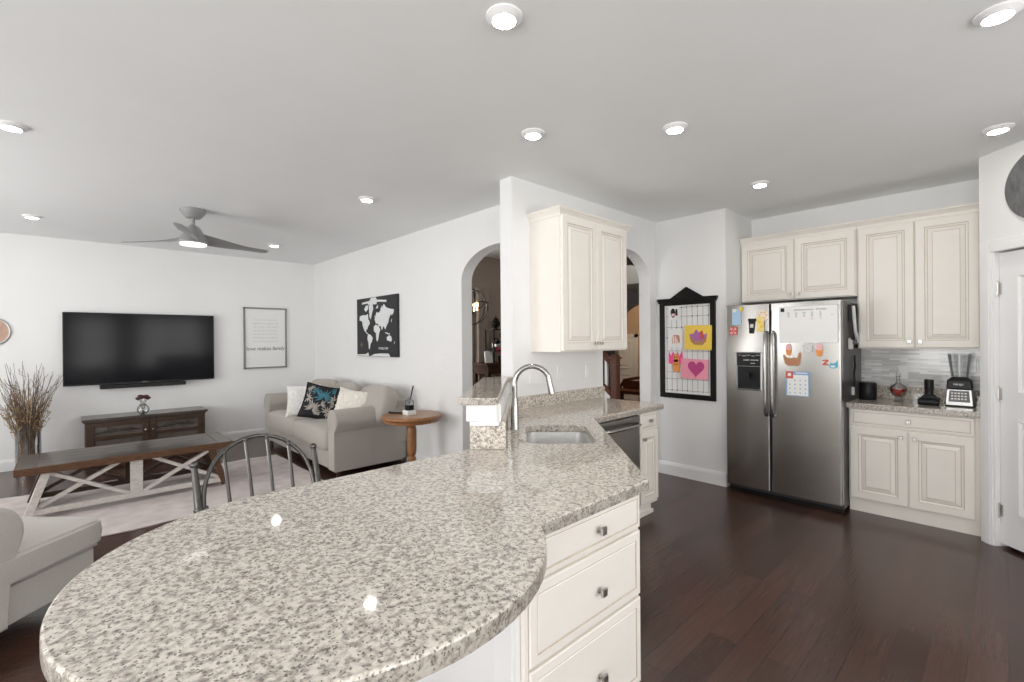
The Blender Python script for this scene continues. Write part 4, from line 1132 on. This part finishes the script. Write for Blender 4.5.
for i in range(8): a = i*pi/4; mb.prism([(.125*pw+.012*cos(a-.5), .20*ph+.012*sin(a-.5)), (.125*pw+(.055 if i % 2 == 0 else .035)*cos(a), .20*ph+(.055 if i % 2 == 0 else .035)*sin(a)), (.125*pw+.012*cos(a+.5), .20*ph+.012*sin(a+.5))], -.001, .0015)
obj('compass_rose', mb, cmat('olive_gold', (.20, .18, .08)), pc)
text_mesh('lettering', 'WORLD MAP', .042, FM @ TR(.68*pw, .135*ph, .001), PAPER, pc)

# sofa along the living room wall
ls = thing('sofa', 'taupe linen sofa with rolled arms below the map poster', 'sofa', (2.45, 5.79, 0))
sx0, sx1, sy0, sy1 = 2.02, 2.90, 4.83, 7.32
mb = MB(); mb.box(sx0+.01, sx1, sy0+.08, sy1-.08, .075, .27); obj('base', mb, GREYFAB, ls, bevel=.015)
mb = MB(); mb.box(2.70, sx1, sy0+.04, sy1-.04, .25, .80); obj('back_frame', mb, GREYFAB, ls, bevel=.05, seg=4)
for sgn, y in ((1, sy0), (-1, sy1)):
    prof = [(.045, .076), (.045, .495)]+[(.11+.125*cos(R(a)), .605+.125*sin(R(a))) for a in range(235, -40, -15)]+[(.215, .50), (.215, .076)]
    mb = MB()
    inner = [(q[0]+(.115-q[0])*.12, q[1]+(.40-q[1])*.05) for q in prof]
    rings = [[(x, y+sgn*u, z) for u, z in pr_] for x, pr_ in ((sx0-.006, inner), (sx0, prof), (2.80, prof), (2.86, inner))]
    mb.loft(rings, None, True, True)
    a_ = obj('arm', mb, GREYFAB, ls)
    mb = MB(); mb.tube([(sx0-.004, y+sgn*u, z) for u, z in inner], .006, 6); obj('piping', mb, GREYFAB, a_)
for i in range(2):
    y0 = sy0+.225+1.02*i
    mb = MB(); mb.sq((2.365, y0+.51, .385), (.39, .514, .122), .28, .16, None, 14, 40); obj('seat_cushion', mb, GREYFAB, ls)
for i, (y, rz, w_, ro_, dz) in enumerate(((6.66, 4, .41, 2, .0), (5.88, -3, .385, -2, .0), (5.13, -5, .40, 5, .01))):
    T = TR(2.61, y, .695+dz) @ RZ(R(90+rz)) @ RX(R(17)) @ RY(R(ro_))
    mb = MB(); mb.sq((0, 0, 0), (w_, .115, .235), .55, .42, None, 16, 36, T); obj('back_cushion', mb, GREYFAB, ls)
for x in (sx0+.06, sx1-.08):
    for y in (sy0+.1, sy1-.1):
        mb = MB(TR(x, y, 0)); mb.lathe([(.02, 0), (.028, .075)], 12); obj('foot', mb, DARKWOOD, ls)
random.seed(9)
mb = MB(); mb.pillow(.42, .42, .17, TR(2.21, 6.33, .69) @ RZ(R(152)) @ RX(R(14)), None, 26, .009)
tag(obj('throw_pillow', mb, FURW), 'white fluffy pillow at the far end of the taupe sofa', 'pillow', 'throw pillows on the taupe sofa')
t = thing('throw_pillow', 'black edged pillow with teal and grey leaf print on the taupe sofa', 'pillow', (2.28, 5.92, .5), 0, 'throw pillows on the taupe sofa')
TP = TR(2.27, 5.90, .700) @ RZ(R(152)) @ RX(R(16)) @ RY(R(-14))
mb = MB(); mb.pillow(.43, .43, .15, TP, None, 18); obj('cover', mb, mat('black_linen', (.014, .014, .017), .85, noise=.2, scale=80), t)
def on_pillow(u, v, off=.003):
    x = .215*u*(1-.09*(1-v*v)*abs(u)**3); z = .215*v*(1-.09*(1-u*u)*abs(v)**3)
    return TP @ Vector((x, .075*(max(0, (1-u**4)*(1-v**4)))**.55+off, z))
def frond(mb, u, v, a0, a1, k, L_, wd):
    for i in range(k):
        a = R(a0+(a1-a0)*i/max(1, k-1)); ln = L_*(.8+.2*sin(i*2.1)); q = []
        for f_, w_ in ((.08, .15), (.35, 1), (.65, .8), (1, 0)):
            q.append((u+ln*f_*cos(a), v+ln*f_*sin(a), w_*wd))
        for side_ in (0, 1): pass
        lft = [on_pillow(max(-.95, min(.95, x-w_*sin(a))), max(-.95, min(.95, y+w_*cos(a)))) for x, y, w_ in q]
        rgt = [on_pillow(max(-.95, min(.95, x+w_*sin(a))), max(-.95, min(.95, y-w_*cos(a)))) for x, y, w_ in q]
        for k_ in range(3): mb.f([mb.v(lft[k_]), mb.v(rgt[k_]), mb.v(rgt[k_+1]), mb.v(lft[k_+1])])
for nm, col, fl_ in (('teal_leaves', (.05, .17, .22), ((-.15, .25, -30, 210, 12, .66, .05), (.35, .55, -60, 220, 8, .38, .04), (-.7, .75, -80, 80, 6, .36, .04))),
                     ('grey_leaves', (.34, .31, .28), ((.30, -.45, -20, 240, 12, .58, .055), (-.55, -.55, 0, 300, 12, .46, .045), (-.1, -.2, 100, 200, 5, .4, .04), (.75, .75, 150, 300, 6, .4, .04), (-.85, -.1, -40, 60, 5, .3, .04), (.72, .1, 60, 300, 7, .42, .045), (-.75, .15, -60, 120, 6, .42, .05), (0, -.8, 20, 160, 6, .30, .045)))):
    mb = MB()
    for a in fl_: frond(mb, *a)
    tag(obj(nm, mb, mat(nm, col, .85, noise=.25, scale=40), t), nm.replace('_', ' ')+' printed on the cover')
mb = MB(); pp = []
for i in range(4):
    c = [(-1, -1), (1, -1), (1, 1), (-1, 1)]; (u0, v0), (u1, v1) = c[i], c[(i+1) % 4]
    for k_ in range(8):
        f_ = k_/8; u, v = u0+(u1-u0)*f_, v0+(v1-v0)*f_
        pp.append(TP @ Vector((.215*u*(1-.09*(1-v*v)), 0, .215*v*(1-.09*(1-u*u)))))
mb.tube(pp, .011, 8, None, True); obj('edging', mb, BLACKP, t)
mb = MB(); mb.pillow(.44, .42, .16, TR(2.42, 5.33, .690) @ RZ(R(128)) @ RX(R(18)) @ RY(R(-8)), None, 26, .009)
tag(obj('throw_pillow', mb, IVORY), 'ivory shaggy pillow leaning by the near arm of the taupe sofa', 'pillow', 'throw pillows on the taupe sofa')

# side table
TX, TY, TZ = 2.60, 4.30, .69
t = thing('side_table', 'round honey oak pedestal side table beside the taupe sofa', 'side table', (TX, TY, 0))
mb = MB(TR(TX, TY, 0)); mb.lathe([(.26, TZ-.075), (.285, TZ-.07), (.29, TZ-.045), (.30, TZ-.04), (.308, TZ-.03), (.308, TZ-.012), (.298, TZ)], 48); obj('top', mb, OAK, t)
mb = MB(TR(TX, TY, 0)); mb.lathe([(.05, TZ-.075), (.045, TZ-.10), (.028, TZ-.11), (.045, TZ-.135), (.050, TZ-.16), (.050, TZ-.38), (.042, TZ-.42), (.03, TZ-.44), (.045, TZ-.46), (.04, TZ-.50), (.06, .13), (.06, .10)], 20)
obj('pedestal', mb, OAK, t)
for i in range(3):
    a = i*2.094+.6; mb = MB(TR(TX, TY, 0))
    mb.tube([(.03*cos(a), .03*sin(a), .14), (.14*cos(a), .14*sin(a), .11), (.25*cos(a), .25*sin(a), .028)], [.03, .026, .026], 8); obj('leg', mb, OAK, t)
t = thing('reed_diffuser', 'glass reed diffuser with dark sticks and a black band on the side table', 'diffuser', (2.574, 4.298, TZ))
mb = MB(TR(2.574, 4.298, TZ)); mb.box(-.052, .052, -.052, .052, 0, .048); obj('base', mb, PAPER, t, bevel=.004)
mb = MB(TR(2.574, 4.298, TZ)); mb.lathe([(.044, .048), (.046, .05), (.046, .098), (.044, .10)], 20); obj('band', mb, BLACKP, t)
mb = MB(TR(2.574, 4.298, TZ)); mb.lathe([(.046, .100), (.046, .145), (.018, .165), (.018, .185), (.015, .185), (.015, .163), (.043, .142), (.043, .102)], 20); obj('glass_bottle', mb, GLASS, t)
mb = MB(TR(2.574, 4.298, TZ))
for dx, dy in ((.03, -.03), (.045, -.01), (.015, -.045)): mb.tube([(0, 0, .11), (dx, dy, .30)], .004, 6)
obj('sticks', mb, BLACK, t)
t = thing('remote_control', 'black remote control lying on the side table', 'remote control', (2.50, 4.46, TZ))
mb = MB(TR(2.52, 4.47, TZ) @ RZ(R(128))); mb.box(-.085, .085, -.022, .022, .001, .018); obj('body', mb, BLACK, t, bevel=.005)
mb = MB(TR(2.52, 4.47, TZ) @ RZ(R(128)))
for i in range(5):
    for j in range(3): mb.box(-.07+.028*i, -.058+.028*i, -.014+.011*j, -.007+.011*j, .018, .0195)
obj('buttons', mb, LGREY, t)

# trestle coffee table
t = thing('coffee_table', 'long trestle coffee table with a dark plank top and crossed pale legs', 'coffee table', (.42, 5.75, 0))
ax0, ax1, ay0, ay1, tz = -.33, 1.19, 5.42, 6.12, .455
mb = MB()
for i in range(4): mb.box(ax0+.12, ax1-.12, ay0+.02+.165*i, ay0+.183+.165*i, tz-.04, tz)
mb.box(ax0, ax0+.118, ay0+.02, ay1-.02, tz-.04, tz); mb.box(ax1-.118, ax1, ay0+.02, ay1-.02, tz-.04, tz)
obj('top', mb, TABLETOP, t, bevel=.003)
mb = MB(); mb.box(ax0-.005, ax1+.005, ay0, ay0+.02, tz-.06, tz-.001); mb.box(ax0-.005, ax1+.005, ay1-.02, ay1, tz-.06, tz-.001); mb.box(ax0-.01, ax0, ay0, ay1, tz-.06, tz-.001); mb.box(ax1, ax1+.01, ay0, ay1, tz-.06, tz-.001)
obj('edge_band', mb, RUSTIC, t, bevel=.003)
for y, wd, xm in ((ay0+.06, PALEWOOD, PALEWOOD), (ay1-.06, DARKWOOD, DARKWOOD)):  # near frame pale with a brown right leg, far frame dark brown
    for s in (-1, 1):
        xt, xb = .43+s*.58, .43+s*.70
        mb = MB(); mb.bar((xt, y, tz-.045), (xb, y, .030), .055, .075, None, (0, 1, 0)); obj('leg', mb, wd if s < 0 else RUSTIC if wd is PALEWOOD else DARKWOOD, t, bevel=.003)
        mb = MB(); mb.bar((xt, y-.0, tz-.06), (.43+s*.05, y-.0, .10), .03, .04, None, (0, 1, 0)); mb.bar((xb-s*.02, y+.012, .085), (.43+s*.12, y+.012, tz-.06), .030, .04, None, (0, 1, 0)); obj('cross_brace', mb, xm, t, bevel=.002)
    mb = MB(); mb.box(.43-.045, .43+.045, y-.02, y+.02, .09, tz-.05); obj('centre_post', mb, xm, t, bevel=.002)
    mb = MB(); mb.box(.43-.67, .43+.67, y-.025, y+.025, .055, .10); obj('stretcher', mb, xm, t, bevel=.003)
for s in (-1, 1):
    mb = MB(); mb.box(.43+s*.60-.03, .43+s*.60+.03, ay0+.05, ay1-.05, tz-.09, tz-.045); mb.box(.43+s*.665-.025, .43+s*.665+.025, ay0+.06, ay1-.06, .055, .10); obj('cross_rail', mb, RUSTIC, t, bevel=.002)

# chaise sofa in the near left corner, turned 45 degrees
ch = thing('chaise_sofa', 'light grey linen chaise sofa with a rolled arm at the left edge', 'sofa', tuple(DG @ Vector((-2.9, 1.9, 0))))
E0, SA, SF = -2.47, 2.15, 2.61
mb = MB(DG); mb.box(-3.45, E0, .55, SF-.012, .115, .30); obj('base', mb, GREYFAB2, ch, bevel=.012)
mb = MB(DG); mb.sq((-2.945, 2.06, .385), (.515, .60, .092), .35, .14, None, 14, 44); obj('seat_cushion', mb, GREYFAB2, ch)
mb = MB(DG)
def lip(z, g): return [(-3.40, SF+.030-g, z), (E0+.010-g-.02, SF+.030-g, z), (E0+.038-g, SF-.0-g, z), (E0+.038-g, 2.18, z)]
for z, g in ((.452, .020), (.318, .020)): mb.tube(lip(z, g), .007, 6)
obj('piping', mb, GREYFAB2, ch)
prof = [(1.86, .12), (1.86, .46)]+[(2.04+.165*cos(R(a)), .560+.150*sin(R(a))) for a in range(200, -35, -12)]+[(2.15, .40), (2.13, .12)]
inner = [(2.0+(q[0]-2.0)*.90, .40+(q[1]-.40)*.95) for q in prof]
mb = MB(DG); mb.loft([[(e, s, z) for s, z in pr_] for e, pr_ in ((E0+.034, inner), (E0+.022, prof), (-3.30, prof))], None, True, True); obj('arm', mb, GREYFAB2, ch)
mb = MB(DG); mb.box(-3.62, -3.40, .55, 2.2, .115, .82); obj('back_frame', mb, GREYFAB2, ch, bevel=.05, seg=4)
for e in (-3.35, E0-.08):
    for s in (.7, SF-.1):
        mb = MB(DG @ TR(e, s, 0)); mb.lathe([(.022, 0), (.030, .115)], 12); obj('foot', mb, DARKWOOD, ch)

# metal counter stool behind the peninsula
st = thing('counter_stool', 'gunmetal counter stool with an arched spindle back behind the round countertop', 'stool', (.59, 2.0, 0))
def bk(x, z): return (x, 2.13+.17*(z-.66)/.42+.02*(x-.59)*0, z)
XC, HW = .594, .232
for s in (-1, 1):
    mb = MB(); x = XC+s*HW
    mb.tube([(x*1.0-s*.012, 2.125, 0), (x-s*.006, 2.11, .45), bk(x, .66), bk(x, .80), bk(x+s*.004, .955)], [.013, .014, .014, .0155, .0115], 10)
    mb.sphere(bk(x+s*.004, .965), .0155); mb.sphere(bk(x, .80), .019, None, 10, (1, 1, .9)); mb.sphere(bk(x, .845), .0165, None, 10, (1, 1, .4))
    obj('back_post', mb, PEWTER, st)
    mb = MB(); mb.tube([(XC+s*.20, 1.74, 0), (XC+s*.185, 1.77, .64)], .013, 10); obj('leg', mb, PEWTER, st)
mb = MB(); pts = []
for i in range(25):
    a = pi*i/24; pts.append(bk(XC-.215*cos(a), .800+.245*sin(a)**.9 if 0 < i < 24 else .800))
mb.tube(pts, .0085, 10)
mb.tube([bk(XC-.235, .800), bk(XC-.20, .800)], .011, 8); mb.tube([bk(XC+.235, .800), bk(XC+.20, .800)], .011, 8)
obj('back_arch', mb, PEWTER, st)
for u in (-.6, -.2, .2, .6):
    x = XC+.215*u; zt = .800+.245*(1-u*u)**.45
    mb = MB(); mb.tube([bk(XC+.20*u, .66), bk(x, zt-.004)], .0075, 8); mb.sphere(bk(x, zt-.006), .0115); obj('spindle', mb, PEWTER, st)
mb = MB(); mb.sq((XC, 1.93, .655), (.215, .205, .03), .5, .3); obj('seat', mb, mat('black_vinyl', (.02, .02, .02), .45, noise=.1), st)
mb = MB(); ring = [(XC+.19*cos(2*pi*i/20), 1.94+.18*sin(2*pi*i/20), .30) for i in range(20)]; mb.tube(ring, .008, 8, None, True); mb.tube([bk(XC-.23, .66), bk(XC+.23, .66)], .01, 8); obj('foot_ring', mb, PEWTER, st)

# ================================================================ ceiling
spots = [((1.254, 1.358), 'round recessed ceiling light nearest above the round countertop'), ((2.677, .018), 'round recessed ceiling light cut by the top right corner of the view'),
         ((2.089, 2.007), 'round recessed ceiling light just in front of the partition end, over the sink'), ((2.665, 1.371), 'round recessed ceiling light between the partition end and the fridge, mid kitchen'),
         ((4.156, .030), 'round recessed ceiling light above the pantry door corner'), ((4.152, 1.394), 'round recessed ceiling light closest to the fridge cabinets'),
         ((1.938, 3.929), 'round recessed ceiling light between the fan and the partition end'), ((-.273, 6.686), 'round recessed ceiling light left of the fan, near the far wall'),
         ((-.245, 3.991), 'round recessed ceiling light at the left edge of the ceiling'), ((1.949, 6.599), 'round recessed ceiling light just right of the fan blade tip, near the far corner')]
def make_spot():
    t = thing('ceiling_light', spots[0][1], 'ceiling light', (*spots[0][0], H), 0, 'recessed ceiling lights')
    mb = MB(); mb.lathe([(.072, 0), (.072, -.006), (.062, -.014), (.047, -.022), (.044, -.018)], 32); obj('trim_ring', mb, TRIMW, t, local=True)
    mb = MB(); mb.lathe([(.0455, -.017), (.043, -.0225), (.002, -.024)], 28); obj('lens', mb, LAMP, t, local=True)
    return t
sp0 = make_spot()
for (x, y), lab in spots[1:]:
    c = copy_tree(sp0); c['label'] = lab; c.matrix_basis = TR(x, y, H)

fan = thing('ceiling_fan', 'brushed grey three-blade ceiling fan with a round light', 'ceiling fan', (.862, 5.361, H))
FTZ = 2.44
mb = MB(TR(.862, 5.361, 0)); mb.lathe([(.105, H), (.105, H-.02), (.09, H-.05), (.06, H-.085), (.02, H-.092)], 32); obj('canopy', mb, FANGREY, fan)
mb = MB(TR(.862, 5.361, 0)); mb.tube([(0, 0, H-.08), (0, 0, FTZ+.13)], .016, 12); obj('down_rod', mb, FANGREY, fan)
mb = MB(TR(.862, 5.361, 0)); mb.lathe([(.02, FTZ+.15), (.055, FTZ+.125), (.085, FTZ+.07), (.105, FTZ+.02), (.122, FTZ-.015), (.116, FTZ-.03)], 32); obj('motor_housing', mb, FANGREY, fan)
mb = MB(TR(.862, 5.361, 0)); mb.lathe([(.112, FTZ-.026), (.106, FTZ-.045), (.06, FTZ-.052), (.002, FTZ-.053)], 32); obj('light_lens', mb, mat('fan_lamp', (1, .98, .95), .4, emit=1.2), fan)
base_ang = math.atan2(-5.361, -.862)-R(8)
for k_ in range(3):
    T = TR(.862, 5.361, FTZ) @ RZ(base_ang+k_*2*pi/3)
    mb = MB(T); rings = []
    for i in range(15):
        f_ = i/14; x = .06+.655*f_; wd = (.115+.03*sin(pi*min(1, f_*1.6))-.02*f_)*(1 if i < 14 else .7); pitch = -R(32*(1-f_)**3+13); lift = .03*(1-f_)**3
        c, s = cos(pitch), sin(pitch); th = .009*(1-.5*f_)
        q = [(-wd/2, 0), (-wd/4, th*.7), (wd/4, th), (wd/2, 0), (wd/4, -th*.6), (-wd/4, -th*.8)]
        rings.append([(x, u*c-v*s, lift+u*s+v*c) for u, v in q])
    mb.loft(rings, None, True, True); obj('blade', mb, FANGREY, fan)

# ================================================================ seen through the arches
ro = thing('chandelier', 'dark iron globe chandelier glowing in the dining room', 'chandelier', (3.735, 4.72, 1.9))
CC = Vector((3.735, 4.72, 1.89))
mb = MB(TR(*CC))
for k_, (rz, tl) in enumerate(((0, 0), (60, 8), (120, -8), (20, 75))):
    T = RZ(R(rz)) @ RX(R(tl)); mb.tube([T @ Vector((.225*cos(2*pi*i/40), 0, .225*sin(2*pi*i/40))) for i in range(40)], .0075, 6, None, True)
obj('globe_rings', mb, IRON, ro)
mb = MB(TR(*CC)); mb.tube([(0, 0, .22), (0, 0, H-CC.z)], .008, 8); mb.lathe([(.06, H-CC.z), (.05, H-CC.z-.03)], 16); mb.tube([(0, 0, .22), (0, 0, -.10)], .008, 8)
for i in range(4): a = i*pi/2+.4; mb.tube([(0, 0, -.08), (.05*cos(a), .05*sin(a), -.09), (.09*cos(a), .09*sin(a), -.05)], .006, 6)
obj('stem', mb, IRON, ro)
for i in range(4):
    a = i*pi/2+.4; mb = MB(TR(CC.x+.09*cos(a), CC.y+.09*sin(a), CC.z)); mb.lathe([(.010, -.05), (.010, 0)], 10); mb.lathe([(.010, 0), (.021, .025), (.016, .05), (.003, .07)], 10); obj('bulb', mb, mat('warm_bulb', (1, .62, .25), .4, emit=9), ro)
FW = face_frame((3.75, 5.458, 0), (1, 0, 0), (0, -1, 0))
mb = MB(FW); mb.box(-.56, .56, 2.15, 2.22, 0, .02); mb.box(-.56, -.50, .80, 2.15, 0, .02); mb.box(.50, .56, .80, 2.15, 0, .02); mb.box(-.56, .56, .79, .85, 0, .04); mb.box(-.5, .5, 1.48, 1.52, -.06, -.03); mb.box(-.02, .02, .85, 2.15, -.06, -.03)
struct('window_6', mb, TRIMW)
def curtain(name, lab, x0, x1, z0, z1, y, m):
    mb = MB(); n_ = 40; rows = [z0, (z0+z1)/2, z1]
    g = [[mb.v((x0+(x1-x0)*i/n_, y+.025*sin(i*1.15+.3*k_), z)) for i in range(n_+1)] for k_, z in enumerate(rows)]
    g2 = [[mb.v((x0+(x1-x0)*i/n_, y+.025*sin(i*1.15+.3*k_)+.006, z)) for i in range(n_+1)] for k_, z in enumerate(rows)]
    for a in (g, g2):
        for k_ in range(2):
            for i in range(n_): mb.f([a[k_][i], a[k_][i+1], a[k_+1][i+1], a[k_+1][i]], None, True)
    return tag(obj(name, mb, m), lab, 'curtain')
curtain('curtain', 'beige curtain hanging beside the dining room window', 4.36, 4.62, .05, 2.25, 5.38, mat('beige_curtain', (.42, .36, .31), .9, noise=.08, scale=12))
t = thing('console_table', 'dark wood console table against the dining room wall', 'table', (4.65, 5.2, 0))
mb = MB(); mb.box(4.22, 5.2, 4.98, 5.34, 1.10, 1.135); obj('top', mb, mat('matte_walnut', (.045, .022, .014), .75, noise=.3, scale=9, spec=.1), t, bevel=.003)
mb = MB(); mb.box(4.26, 5.16, 5.0, 5.32, .98, 1.10); obj('apron', mb, mat('matte_walnut', (.045, .022, .014), .75, noise=.3, scale=9, spec=.1), t)
for x in (4.25, 5.11):
    for y in (4.99, 5.28):
        mb = MB(); mb.box(x, x+.055, y, y+.055, 0, .99); obj('leg', mb, mat('matte_walnut', (.045, .022, .014), .75, noise=.3, scale=9, spec=.1), t)
t = thing('metal_etagere', 'black metal display stand on the dining room console', 'shelf', (4.6, 5.17, 1.135))
mb = MB()
for x in (4.44, 4.80):
    for y in (5.08, 5.26): mb.tube([(x, y, 1.135), (x, y, 1.62)], .010, 6)
mb.box(4.42, 4.82, 5.06, 5.28, 1.61, 1.625); mb.box(4.42, 4.82, 5.06, 5.28, 1.30, 1.312)
obj('frame', mb, BLACKP, t)
mb = MB(); mb.tube([(4.44+.36*i/12, 5.08, 1.45+.05*sin(i*1.05)) for i in range(13)], .008, 6); mb.tube([(4.60+.08*cos(i*.5)*(1-i/16), 5.08, 1.52+.07*sin(i*.5)*(1-i/16)) for i in range(14)], .008, 6); obj('scrollwork', mb, BLACKP, t)
t = thing('silver_teapot', 'shiny silver teapot on the black metal display stand', 'teapot', (4.60, 5.16, 1.312))
mb = MB(TR(4.60, 5.16, 1.312)); mb.lathe([(.05, 0), (.055, .008), (.075, .05), (.078, .09), (.05, .13), (.03, .14), (.008, .15), (.012, .165), (.002, .175)], 20); obj('body', mb, CHROME, t)
mb = MB(TR(4.60, 5.16, 1.312)); mb.tube([(.07, 0, .06), (.12, 0, .09), (.14, 0, .13)], [.016, .011, .008], 8); obj('spout', mb, CHROME, t)
mb = MB(TR(4.60, 5.16, 1.312)); mb.tube([(-.07, 0, .11), (-.12, 0, .10), (-.12, 0, .05), (-.07, 0, .04)], .007, 8); obj('handle', mb, CHROME, t)
t = thing('black_urn', 'black lidded urn on top of the metal display stand', 'urn', (4.56, 5.17, 1.625))
mb = MB(TR(4.56, 5.17, 1.625)); mb.lathe([(.035, 0), (.02, .02), (.06, .06), (.065, .10), (.035, .13), (.03, .14)], 18); obj('body', mb, BLACKP, t)
mb = MB(TR(4.56, 5.17, 1.625)); mb.lathe([(.04, .14), (.03, .16), (.008, .17), (.010, .19), (.002, .20)], 18); obj('lid', mb, BLACKP, t)
t = thing('white_photo_frame', 'small tilted white picture frame on the dining room console', 'picture frame', (4.40, 5.14, 1.135))
mb = MB(TR(4.40, 5.14, 1.137) @ RZ(R(-15)) @ RX(R(-12))); mb.box(-.06, .06, 0, .015, 0, .17); obj('frame', mb, PAPER, t)
mb = MB(TR(4.40, 5.14, 1.137) @ RZ(R(-15)) @ RX(R(-12))); mb.box(-.045, .045, -.002, .002, .02, .15); obj('photo', mb, LGREY, t)
def flowers(name, lab, c, col, k, sp, pot):
    t = thing(name, lab, 'flowers', c)
    mb = MB(TR(*c)); mb.lathe([(.04, 0), (.055, .05), (.05, .10), (.04, .10), (.04, .05)], 16); obj('pot', mb, pot, t)
    mb = MB(TR(*c)); random.seed(k)
    pts = []
    for i in range(14):
        a = random.uniform(0, 6.28); r_ = random.uniform(.02, sp); z = .14+random.uniform(0, .12)-r_*.3; pts.append((r_*cos(a), r_*sin(a), z)); mb.tube([(0, 0, .08), (r_*.5*cos(a), r_*.5*sin(a), .14), pts[-1]], .003, 5)
    obj('stems', mb, cmat('leaf_green', (.05, .10, .04)), t)
    mb = MB(TR(*c))
    for p in pts:
        for j in range(5): a = j*1.257; mb.sphere((p[0]+.012*cos(a), p[1]+.012*sin(a), p[2]), .012, None, 6)
    tag(obj('blooms', mb, col, t), None, None, None, 'stuff')
flowers('flower_pot', 'red flowers in a dark pot on the dining room console', (4.56, 5.04, 1.135), cmat('red_petal', (.40, .03, .05)), 2, .07, BLACKP)
t = thing('dining_chair', 'dark wood dining chair with a red floral seat behind the granite ledge', 'chair', (3.75, 3.9, 0))
for x in (-.2, .2):
    mb = MB(TR(3.75, 3.95, 0) @ RZ(R(40))); mb.bar((x, .2, 0), (x, .24, 1.02), .04, .04); obj('back_post', mb, REDWOOD, t)
    mb = MB(TR(3.75, 3.95, 0) @ RZ(R(40))); mb.bar((x, -.2, 0), (x, -.2, .44), .04, .04); obj('leg', mb, REDWOOD, t)
mb = MB(TR(3.75, 3.95, 0) @ RZ(R(40))); mb.sq((0, 0, .465), (.23, .23, .035), .5, .3); obj('seat', mb, cmat('red_floral_seat', (.28, .08, .07)), t)
mb = MB(TR(3.75, 3.95, 0) @ RZ(R(40))); mb.box(-.2, .2, .215, .245, .90, 1.02); mb.box(-.2, .2, .21, .235, .60, .65)
for i in range(4): mb.box(-.13+.08*i, -.105+.08*i, .215, .232, .64, .92)
obj('back_rest', mb, REDWOOD, t)
# stair rail seen through the right arch
nw = thing('stair_balustrade', 'dark wood newel post and sloping handrail with white balusters, seen through an arch', 'balustrade', (4.395, 2.985, 0))
mb = MB(TR(4.395, 2.985, 0)); mb.box(-.038, .038, -.038, .038, 0, 1.17); mb.box(-.05, .05, -.05, .05, 0, .18); npst = obj('newel_post', mb, REDWOOD, nw, bevel=.004)
mb = MB(TR(4.395, 2.985, 0)); mb.box(-.048, .048, -.048, .048, 1.165, 1.182); mb.box(-.054, .054, -.054, .054, 1.245, 1.262); mb.loft([rr(.044, .044, 1.262), rr(.036, .036, 1.285), rr(.012, .012, 1.295)], None, True, False); mb.box(-.039, .039, -.039, .039, 1.182, 1.245); obj('cap', mb, REDWOOD, npst, bevel=.003)
SL = .82
def sweep(z0, k): return [[(4.395+dx*k, y, z+dz*k) for dx, dz in ((-.03, -.035), (.03, -.035), (.034, .01), (.02, .035), (-.02, .035), (-.034, .01))] for y, z in ((3.035, z0), (4.10, z0+SL*1.065))]
mb = MB(); mb.loft(sweep(1.205, 1), None, True, False); obj('handrail', mb, REDWOOD, nw)
mb = MB(); mb.loft(sweep(.86, 1), None, True, False); obj('shoe_rail', mb, REDWOOD, nw)
mb = MB()
a = [mb.v((4.37, y, z)) for y, z in ((3.04, 0), (4.10, 0), (4.10, .84+SL*1.06), (3.04, .84))]; b = [mb.v((4.42, y, z)) for y, z in ((3.04, 0), (4.10, 0), (4.10, .84+SL*1.06), (3.04, .84))]
mb.f(a); mb.f(b[::-1])
for i in range(4): mb.f([a[i], a[(i+1) % 4], b[(i+1) % 4], b[i]])
obj('stringer', mb, TRIMW, nw)
for i in range(7):
    y = 3.10+.125*i; d = y-3.035
    mb = MB(); mb.box(4.379, 4.411, y-.016, y+.016, .87+SL*d, 1.20+SL*d); obj('baluster', mb, TRIMW, nw)
t = thing('foyer_bench', 'dark rounded wooden bench in the far foyer', 'bench', (7.7, 4.95, 0))
mb = MB(TR(7.7, 4.75, 0)); mb.box(-.2, .2, -.5, .5, .44, .50); mb.tube([(.18, -.5, .5), (.18, -.4, .66), (.18, 0, .74), (.18, .4, .66), (.18, .5, .5)], .03, 8); mb.box(.165, .195, -.42, .42, .48, .66); obj('seat', mb, REDWOOD, t)
for x in (-.17, .17):
    for y in (-.45, .45):
        mb = MB(TR(7.7, 4.75, 0)); mb.box(x-.03, x+.03, y-.03, y+.03, 0, .45); obj('leg', mb, REDWOOD, t)
fl = thing('added_foyer_lamp', 'added unseen lamp that brightens the far foyer', 'ceiling light', (8.0, 4.6, H))  # added lamp, out of view, to brighten the foyer
mb = MB(TR(8.0, 4.6, H)); mb.lathe([(.12, 0), (.12, -.02)], 20); obj('mount', mb, NICKEL, fl)
mb = MB(TR(8.0, 4.6, H)); mb.lathe([(.11, -.02), (.10, -.07), (.05, -.10), (.002, -.105)], 20); obj('shade', mb, mat('added_foyer_glow', (1, .8, .58), .5, emit=160), fl)
hl = thing('added_hall_lamp', 'added unseen lamp that brightens the stair hall', 'ceiling light', (5.3, 3.45, H))  # added lamp hidden behind the wall cabinet, lifts the dim hall
mb = MB(TR(5.3, 3.45, H)); mb.lathe([(.14, 0), (.14, -.02)], 20); obj('mount', mb, NICKEL, hl)
mb = MB(TR(5.3, 3.45, H)); mb.lathe([(.13, -.02), (.12, -.07), (.06, -.10), (.002, -.105)], 20); obj('shade', mb, mat('added_hall_glow', (1, .93, .84), .5, emit=9), hl)
